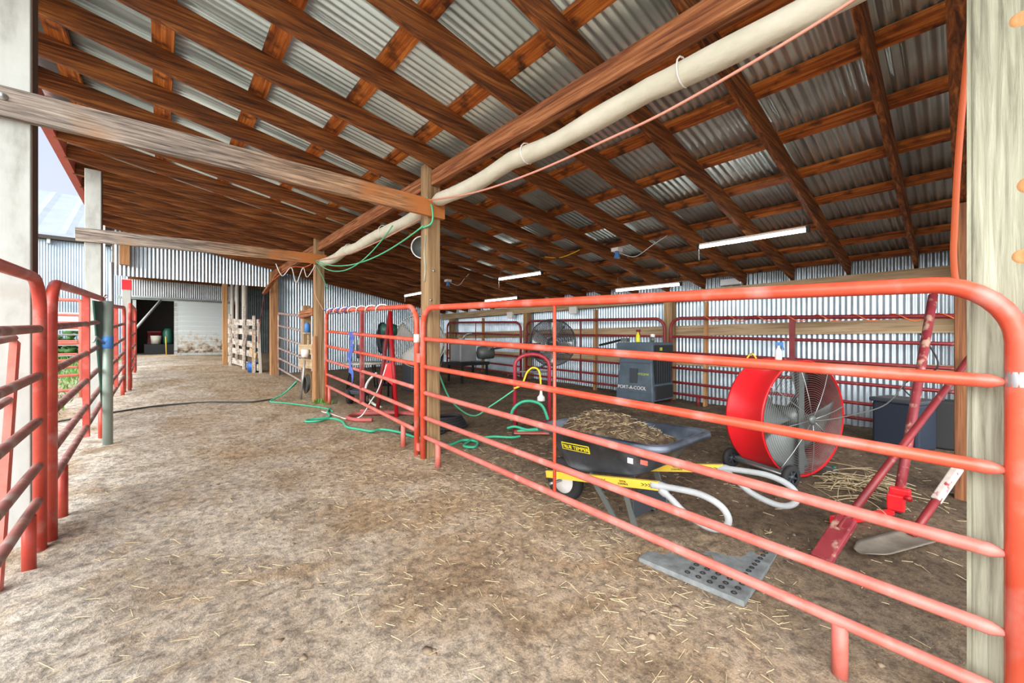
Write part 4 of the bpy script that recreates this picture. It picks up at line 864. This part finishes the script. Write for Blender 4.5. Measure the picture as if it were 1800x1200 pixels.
# hoses on the ground
hose('garden_hose', 'black hose lying across the aisle dirt from the yard to the far post', 'hose', [(-1.6, 7.8), (-.9, 8.3), (-.1, 8.75), (.6, 8.75), (1.2, 8.45), (1.6, 8.55), (1.95, 8.45, .45)], .014, 'black_hose')
hose('garden_hose', 'straight pale green hose crossing in front of the far timber post', 'hose', [(1.95, 8.40, .5), (1.75, 8.45, .28), (1.5, 8.35), (1.7, 8.05), (2.0, 7.45), (2.12, 7.12), (2.12, 6.85)], .012, 'green_hose')
hose('garden_hose', 'green garden hose curling out under the gate onto the aisle', 'hose', [(2.16, 7.1), (2.04, 6.85), (1.98, 6.55), (1.90, 6.38), (1.66, 6.40), (1.58, 6.30), (1.72, 6.22), (1.92, 6.30), (1.99, 6.02), (1.93, 5.62), (2.02, 5.38), (2.10, 5.2), (2.25, 5.2), (2.36, 4.9), (2.42, 4.5), (2.55, 4.2)], .016, 'green_hose')
hose('garden_hose', 'green garden hose looping on the dirt between middle post and red cart', 'hose', [(2.42, 4.15), (2.55, 4.0), (2.78, 4.05), (2.86, 3.88), (2.72, 3.74), (2.66, 3.86), (2.9, 4.0), (3.15, 3.92), (3.3, 3.75), (3.42, 3.72)], .016, 'green_hose')
hose('fire_hose', 'flat faded red hose looped on the dirt behind the gate', 'hose', [(3.2, 5.6), (2.9, 5.9), (2.6, 6.15), (2.3, 6.3), (2.12, 6.15), (2.16, 5.92), (2.34, 5.75)], .032, 'red_hose')
hose('fire_hose', 'dark red hose lying straight beside the feet of the A-frame', 'hose', [(2.45, 6.5), (2.8, 6.05), (3.1, 5.45), (3.25, 5.1)], .030, 'red_hose')
hose('power_cord', 'thin white cord looping from the aisle up onto the gate', 'cord', [(1.98, 6.95), (2.05, 6.6), (2.1, 6.2), (2.2, 5.85, .15), (2.22, 5.5, .42), (2.2, 5.2, .62), (2.2, 4.95, .95)], .008, 'sticker_white')
hose('power_cord', 'tangled black cable heap behind the red gate posts', 'cord', [(2.9, 5.4), (2.6, 5.0), (2.75, 4.7), (2.5, 4.6), (2.7, 5.0), (2.5, 5.15), (2.4, 4.8), (2.75, 4.5), (2.95, 4.8)], .020, 'black_rubber')
mb = MB()
for k in range(5): mb.tube([(3.0+(.27-.02*k)*math.cos(a*PI/10), 4.75+(.22-.02*k)*math.sin(a*PI/10), G(3, 4.75)+.03+.03*k) for a in range(20)], .024, 7, closed=True)
tag(obj('cable_coil', mb, 'black_rubber'), 'coil of thick black hose on the ground behind the middle post', 'hose')
# ---- far corner machine + arm
T = thing('bench_engine', 'grey engine on a dark stand in the far corner of the pen', 'machine', (5.8, 8.3, G(5.8, 8.3)))
gz = G(5.8, 8.3)
obj('stand', MB().box2((5.45, 8.0, gz-.01), (5.5, 8.05, gz+.5)).box2((6.2, 8.0, gz-.01), (6.25, 8.05, gz+.5)).box2((5.45, 8.6, gz-.01), (5.5, 8.65, gz+.5)).box2((6.2, 8.6, gz-.01), (6.25, 8.65, gz+.5)).box2((5.42, 7.98, gz+.42), (6.28, 8.68, gz+.5)), 'black_metal', T)
obj('block', MB().box2((5.5, 8.15, gz+.5), (6.0, 8.6, gz+.95)), 'galv_dull', T, bevel=.03)
obj('cylinder', MB().lathe((6.25, 8.1, gz+.72), (1, -.4, 0), [(0, -.2), (.15, -.2), (.17, -.1), (.15, .2), (0, .2)], 16), 'blade_grey', T)
obj('exhaust', MB().tube(spline([(5.6, 8.2, gz+.9), (5.6, 8.1, gz+1.15), (5.8, 8.1, gz+1.2)]), .03, 8), 'steel', T)
T = thing('swing_arm', 'black swing arm with a dark box reaching out beyond the cart fan', 'bracket', (6.6, 7.2, 1.2))
obj('arm', MB().bar((6.3, 7.95, 1.05), (6.7, 6.9, 1.22), .035, .045), 'black_metal', T)
obj('box', MB().box((6.72, 6.78, 1.06), (.18, .16, .38)), 'navy', T)
obj('clamp', MB().box((6.28, 8.0, 1.08), (.12, .10, .16)), 'steel', T)
# ================================================================ OBJECTS BY THE REAR POST
T = thing('storage_tote', 'dark blue grey wheeled plastic bin by the rear fence behind the red levers', 'bin', (6.65, .45, G(6.6, .45)))
gz = G(6.6, .45)
obj('body', MB().box((6.62, .47, gz+.27), (.38, .44, .54), Matrix.Rotation(-.35, 3, 'Z')), 'navy', T, bevel=.03)
obj('lid', MB().box((6.62, .47, gz+.56), (.42, .48, .05), Matrix.Rotation(-.35, 3, 'Z')), 'charcoal_plastic', T, bevel=.015)
obj('handle', MB().tube(spline([(6.88, .22, gz+.3), (6.95, .16, gz+.5), (6.95, .16, gz+.66), (6.85, .1, gz+.68)]), .015, 7), 'black_metal', T)
tag(obj('black_crate', MB().box((7.0, .12, G(7, .1)+.28), (.30, .28, .56), bevel=0), 'black_rubber', bevel=.02), 'black upright crate beside the blue grey plastic bin', 'crate')
# levers
T = thing('jack_lever', 'worn dark red steel lever with a clamp foot leaning up towards the rear post', 'lever', (4.25, .33, G(4.2, .35)))
a, b = Vector((4.22, .34, G(4.2, .35)+.02)), Vector((5.0, .17, 1.65))
obj('shaft', MB().tube([a, a.lerp(b, .3), b], .031, 10), 'worn_maroon', T)
obj('clamp', MB().box(a+Vector((.01, 0, .08)), (.10, .10, .12)).box(a+Vector((.03, -.02, .16)), (.07, .12, .05)), 'bright_red', T, bevel=.01)
obj('foot_bar', MB().bar(a+Vector((-.05, .02, -.0)), Vector((3.62, .62, G(3.6, .6)+.05)), .04, .05), 'bright_red', T)
obj('bolt', MB().lathe(a+Vector((-.04, -.06, .14)), (-.7, -.7, 0), [(.02, 0), (.02, .03), (0, .032)], 8), 'deep_red', T)
T = thing('tamping_bar', 'long dark red steel bar with a flat wooden foot slanting across the pen', 'bar', (3.1, .6, G(3.1, .6)))
a, b = Vector((3.22, .52, .06)), Vector((4.90, -.035, 1.12))
obj('shaft', MB().tube([a, b], .023, 10), 'maroon_paint', T)
obj('foot', MB().bar(Vector((3.02, .575, G(3, .57)+.02)), a.lerp(b, .05)+Vector((0, 0, .0)), .11, .045), 'worn_maroon', T, bevel=.01)
T = thing('shovel', 'shovel with a white worn handle lying with its flat dusty blade on the dirt', 'shovel', (3.6, .3, G(3.6, .3)))
ba, bb = Vector((3.78, .23, G(3.8, .2)+.035)), Vector((4.25, .02, .36))
obj('handle', MB().tube([ba, ba.lerp(bb, .55)], .024, 9), 'maroon_paint', T)
obj('grip', MB().bar(ba.lerp(bb, .5), bb, .045, .06), 'worn_white', T, bevel=.008)
obj('blade', MB().grid(lambda u, v: Vector((3.28, .43, 0))*(1-u)+Vector((3.80, .19, 0))*u+Vector((.09, .16, 0))*(v-.5)*(1 if u > .2 else .4+u*3)+Vector((0, 0, G(3.5, .3)+.022+.016*(2*v-1)**2+.02*u)), 12, 8), 'shovel_grey', T).modifiers.new('thickness', 'SOLIDIFY').thickness = .004
# twig pile
mb = MB(); rnd = random.Random(3)
for k in range(70):
    x, y = 4.62+rnd.gauss(0, .22), .62+rnd.gauss(0, .13); z = G(x, y)+.01+abs(rnd.gauss(0, .035)); a = rnd.uniform(0, PI); l = rnd.uniform(.08, .28)
    dx, dy = math.cos(a)*l, math.sin(a)*l
    mb.tube(spline([(x-dx, y-dy, z), (x+rnd.uniform(-.03, .03), y+rnd.uniform(-.03, .03), z+rnd.uniform(.0, .06)), (x+dx, y+dy, z+rnd.uniform(-.0, .05))], 3), .0035, 4)
o = tag(obj('dry_weeds', mb, 'twig'), 'tangle of dry weed stalks on the dirt behind the red levers', 'weeds'); o['kind'] = 'stuff'
# rear-wall cables
tag(obj('power_cord', MB().tube(spline([(7.05, .35, 1.35), (7.0, .2, .95), (7.02, .5, .7), (7.05, .3, .45), (7.0, .1, .35)]), .009, 6), 'ink'), 'black cable hanging on the rear panel above the bin', 'cord')
# ================================================================ PALLET FENCE IN THE STORE
post('timber_post', 'orange brown post with gnawed foot beside the white sliding door', 1.555, 15.7, .13, 3.55, 'orange_post_wood')
T = thing('pallet_fence', 'rough whitewashed board fence with broken slats beyond the far post', 'fence', (1.75, 14.2, .45))
for k in range(5):
    z = .62+.30*k
    obj('board', MB().bar((1.63, 15.5, z+G(1.6, 15)-.42), (1.99, 12.6, z+G(1.9, 12.6)-.46+rnd.uniform(-.03, .03)), .035, .17, (0, 0, 1), 4, rnd.uniform(-.02, .02)), 'old_white_wood', T)
for x, y, h in ((1.69, 15.1, 1.9), (1.86, 13.65, 2.05), (1.97, 12.75, 1.75)): obj('upright', MB().box2((x-.09, y-.06, G(x, y)-.02), (x-.04, y+.08, h+.2)), 'old_white_wood', T)
for a, b in (((1.68, 14.9, 1.95), (1.72, 14.2, .9)), ((1.83, 13.3, 1.7), (1.77, 13.6, 1.1))): obj('brace', MB().bar(a, b, .03, .08, (1, 0, 0)), 'old_white_wood', T)
T = thing('board_gate', 'broken low board gate end leaning by the corner post', 'gate', (1.9, 12.7, .42))
obj('upright', MB().bar((1.90, 12.75, G(1.9, 12.7)-.02), (1.90, 12.72, 1.55), .06, .08, (1, 0, 0)), 'tan_wood', T)
obj('upright', MB().bar((2.02, 12.5, G(1.9, 12.7)-.02), (1.97, 12.55, 1.75), .05, .06, (1, 0, 0)), 'bone_wood', T)
obj('board', MB().bar((1.84, 12.95, 1.02), (1.93, 12.6, .85), .03, .16), 'tan_wood', T)
tag(obj('feed_tub', MB().lathe((1.93, 12.95, G(1.9, 12.9)), (0, 0, 1), [(0, 0), (.14, 0), (.17, .26), (.155, .26), (.13, .02), (0, .02)], 18), 'blue_plastic'), 'blue tub on the ground inside the broken board gate', 'tub')
for lab, x, y, r in (('stout pale round post standing inside the dark bay', 1.99, 15.0, .075), ('slim pale post behind the board fence next to the stout round post', 1.98, 16.5, .055), ('slim pale post nearest the orange brown post in the dark bay', 1.95, 17.5, .06)):
    tag(obj('round_post', MB().tube([(x, y, G(x, y)-.02), (x, y, 3.55)], r, 14), 'bone_wood'), lab, 'post')
# items in the dark doorway
tag(obj('saddle_pad', MB().grid(lambda u, v: Vector((-.42+.45*u, 22.75+.15*math.sin(v*PI), 1.145+.55*v-.0*math.sin(u*PI))), 8, 6), 'maroon_paint'), 'dark red cloth on the chest behind the pale bucket in the doorway', 'cloth').modifiers.new('thickness', 'SOLIDIFY').thickness = .02
tag(obj('bucket', MB().lathe((-.14, 22.3, 1.15), (0, 0, 1), [(0, 0), (.15, 0), (.18, .34), (.165, .34), (.13, .02), (0, .02)], 18), 'cream_paint'), 'pale bucket under the dark red cloth in the doorway', 'bucket')
tag(obj('crate_stand', MB().box2((-.5, 22.0, .68), (.45, 22.8, 1.14)), 'black_metal', bevel=.02), 'low dark chest holding the bucket in the doorway', 'chest')
tag(obj('green_tank', MB().lathe((.24, 22.4, 1.15), (0, 0, 1), [(0, 0), (.15, 0), (.17, .1), (.17, .5), (.1, .65), (0, .66)], 18), 'dark_green'), 'dark green tank beside the bucket in the doorway', 'tank')
tag(obj('broom_handle', MB().tube([(.18, 21.1, .68), (.16, 21.2, 1.45)], .018, 8), 'yellow_paint'), 'yellow handled tool standing in the dark doorway', 'tool')
# ================================================================ LITTER, CLODS, GRASS
rnd = random.Random(11)
mb = MB()
for k in range(2600):
    if k < 1500: x, y = rnd.uniform(-.4, 3.2), rnd.uniform(.6, 5.2)
    elif k < 2000: x, y = rnd.gauss(2.0, .35), rnd.uniform(.5, 4.2)
    else: x, y = rnd.uniform(2.2, 6.5), rnd.uniform(-.2, 4.5)
    a = rnd.uniform(0, PI); l = rnd.uniform(.008, .045); z = G(x, y)+bumps(x, y)+.004; u = Vector((math.cos(a), math.sin(a), rnd.uniform(-.15, .25)))*l; s = Vector((-math.sin(a), math.cos(a), 0))*.0016
    c = Vector((x, y, z)); h = Vector((0, 0, .002))
    vs = [mb.b.verts.new(c+q) for q in (-u-s, u-s, u+s, -u+s)]; vt = [mb.b.verts.new(c+q+h) for q in (-u, u)]
    mb.b.faces.new((vs[0], vs[1], vt[1], vt[0])); mb.b.faces.new((vt[0], vt[1], vs[2], vs[3]))
o = tag(obj('straw_litter', mb, 'straw', loc=(0, 0, 0)), 'scattered bits of straw over the trampled dirt', 'straw'); o['kind'] = 'stuff'
mb = MB()
for k in range(1100):
    if k < 500: x, y = rnd.uniform(.3, 2.4), rnd.uniform(.5, 5.0)
    elif k < 900: x, y = rnd.gauss(1.7, .45), rnd.uniform(.7, 4.4)
    else: x, y = rnd.uniform(2.2, 5.5), rnd.uniform(.2, 4.0)
    r = min(.02, abs(rnd.gauss(0, .007))+.003); z = G(x, y)+bumps(x, y)
    mb.ico((x, y, z), r, (1, rnd.uniform(.6, 1.4), rnd.uniform(.3, .55)), 1, 1.2)
o = tag(obj('dirt_clods', mb, 'clod', loc=(0, 0, 0)), 'small clods and pebbles broken over the aisle dirt', 'dirt'); o['kind'] = 'stuff'
def tuft(lab, regs, name='grass'):
    mb = MB()
    for (x0, x1, y0, y1, n, h) in regs:
        for k in range(n):
            x, y = rnd.uniform(x0, x1), rnd.uniform(y0, y1); z = G(x, y); a = rnd.uniform(0, 2*PI); hh = h*rnd.uniform(.5, 1.2); s = Vector((math.cos(a), math.sin(a), 0))*.010; l = Vector((rnd.uniform(-.5, .5), rnd.uniform(-.5, .5), 1))*hh
            c = Vector((x, y, z)); v = [mb.b.verts.new(q) for q in (c-s, c+s, c+l*.6+s*.6, c+l, c+l*.6-s*.6)]; mb.b.faces.new(v)
    o = tag(obj(name, mb, 'grass_green', loc=(0, 0, 0)), lab, 'grass'); o['kind'] = 'stuff'
tuft('green grass growing in the yard beyond the pipe panels', [(-5, -1.1, 7.5, 12.5, 2600, .10), (-7, -1.0, 12.5, 19, 5200, .22)])
tuft('small green weeds at the foot of the far timber post', [(2.1, 2.42, 7.75, 8.0, 60, .09), (2.2, 2.45, 7.55, 7.8, 40, .06)])
mb = MB()
for k in range(900):
    x, y = rnd.uniform(-7, -1.4), rnd.gauss(19.0, .35); z = G(x, y)+abs(rnd.gauss(.35, .3)); mb.ico((x, y, z), rnd.uniform(.06, .14), (1, 1, .7), 1, .8)
tag(obj('hedge', mb, 'bush_green'), 'line of green weeds growing against the metal barn', 'hedge')['kind'] = 'stuff'
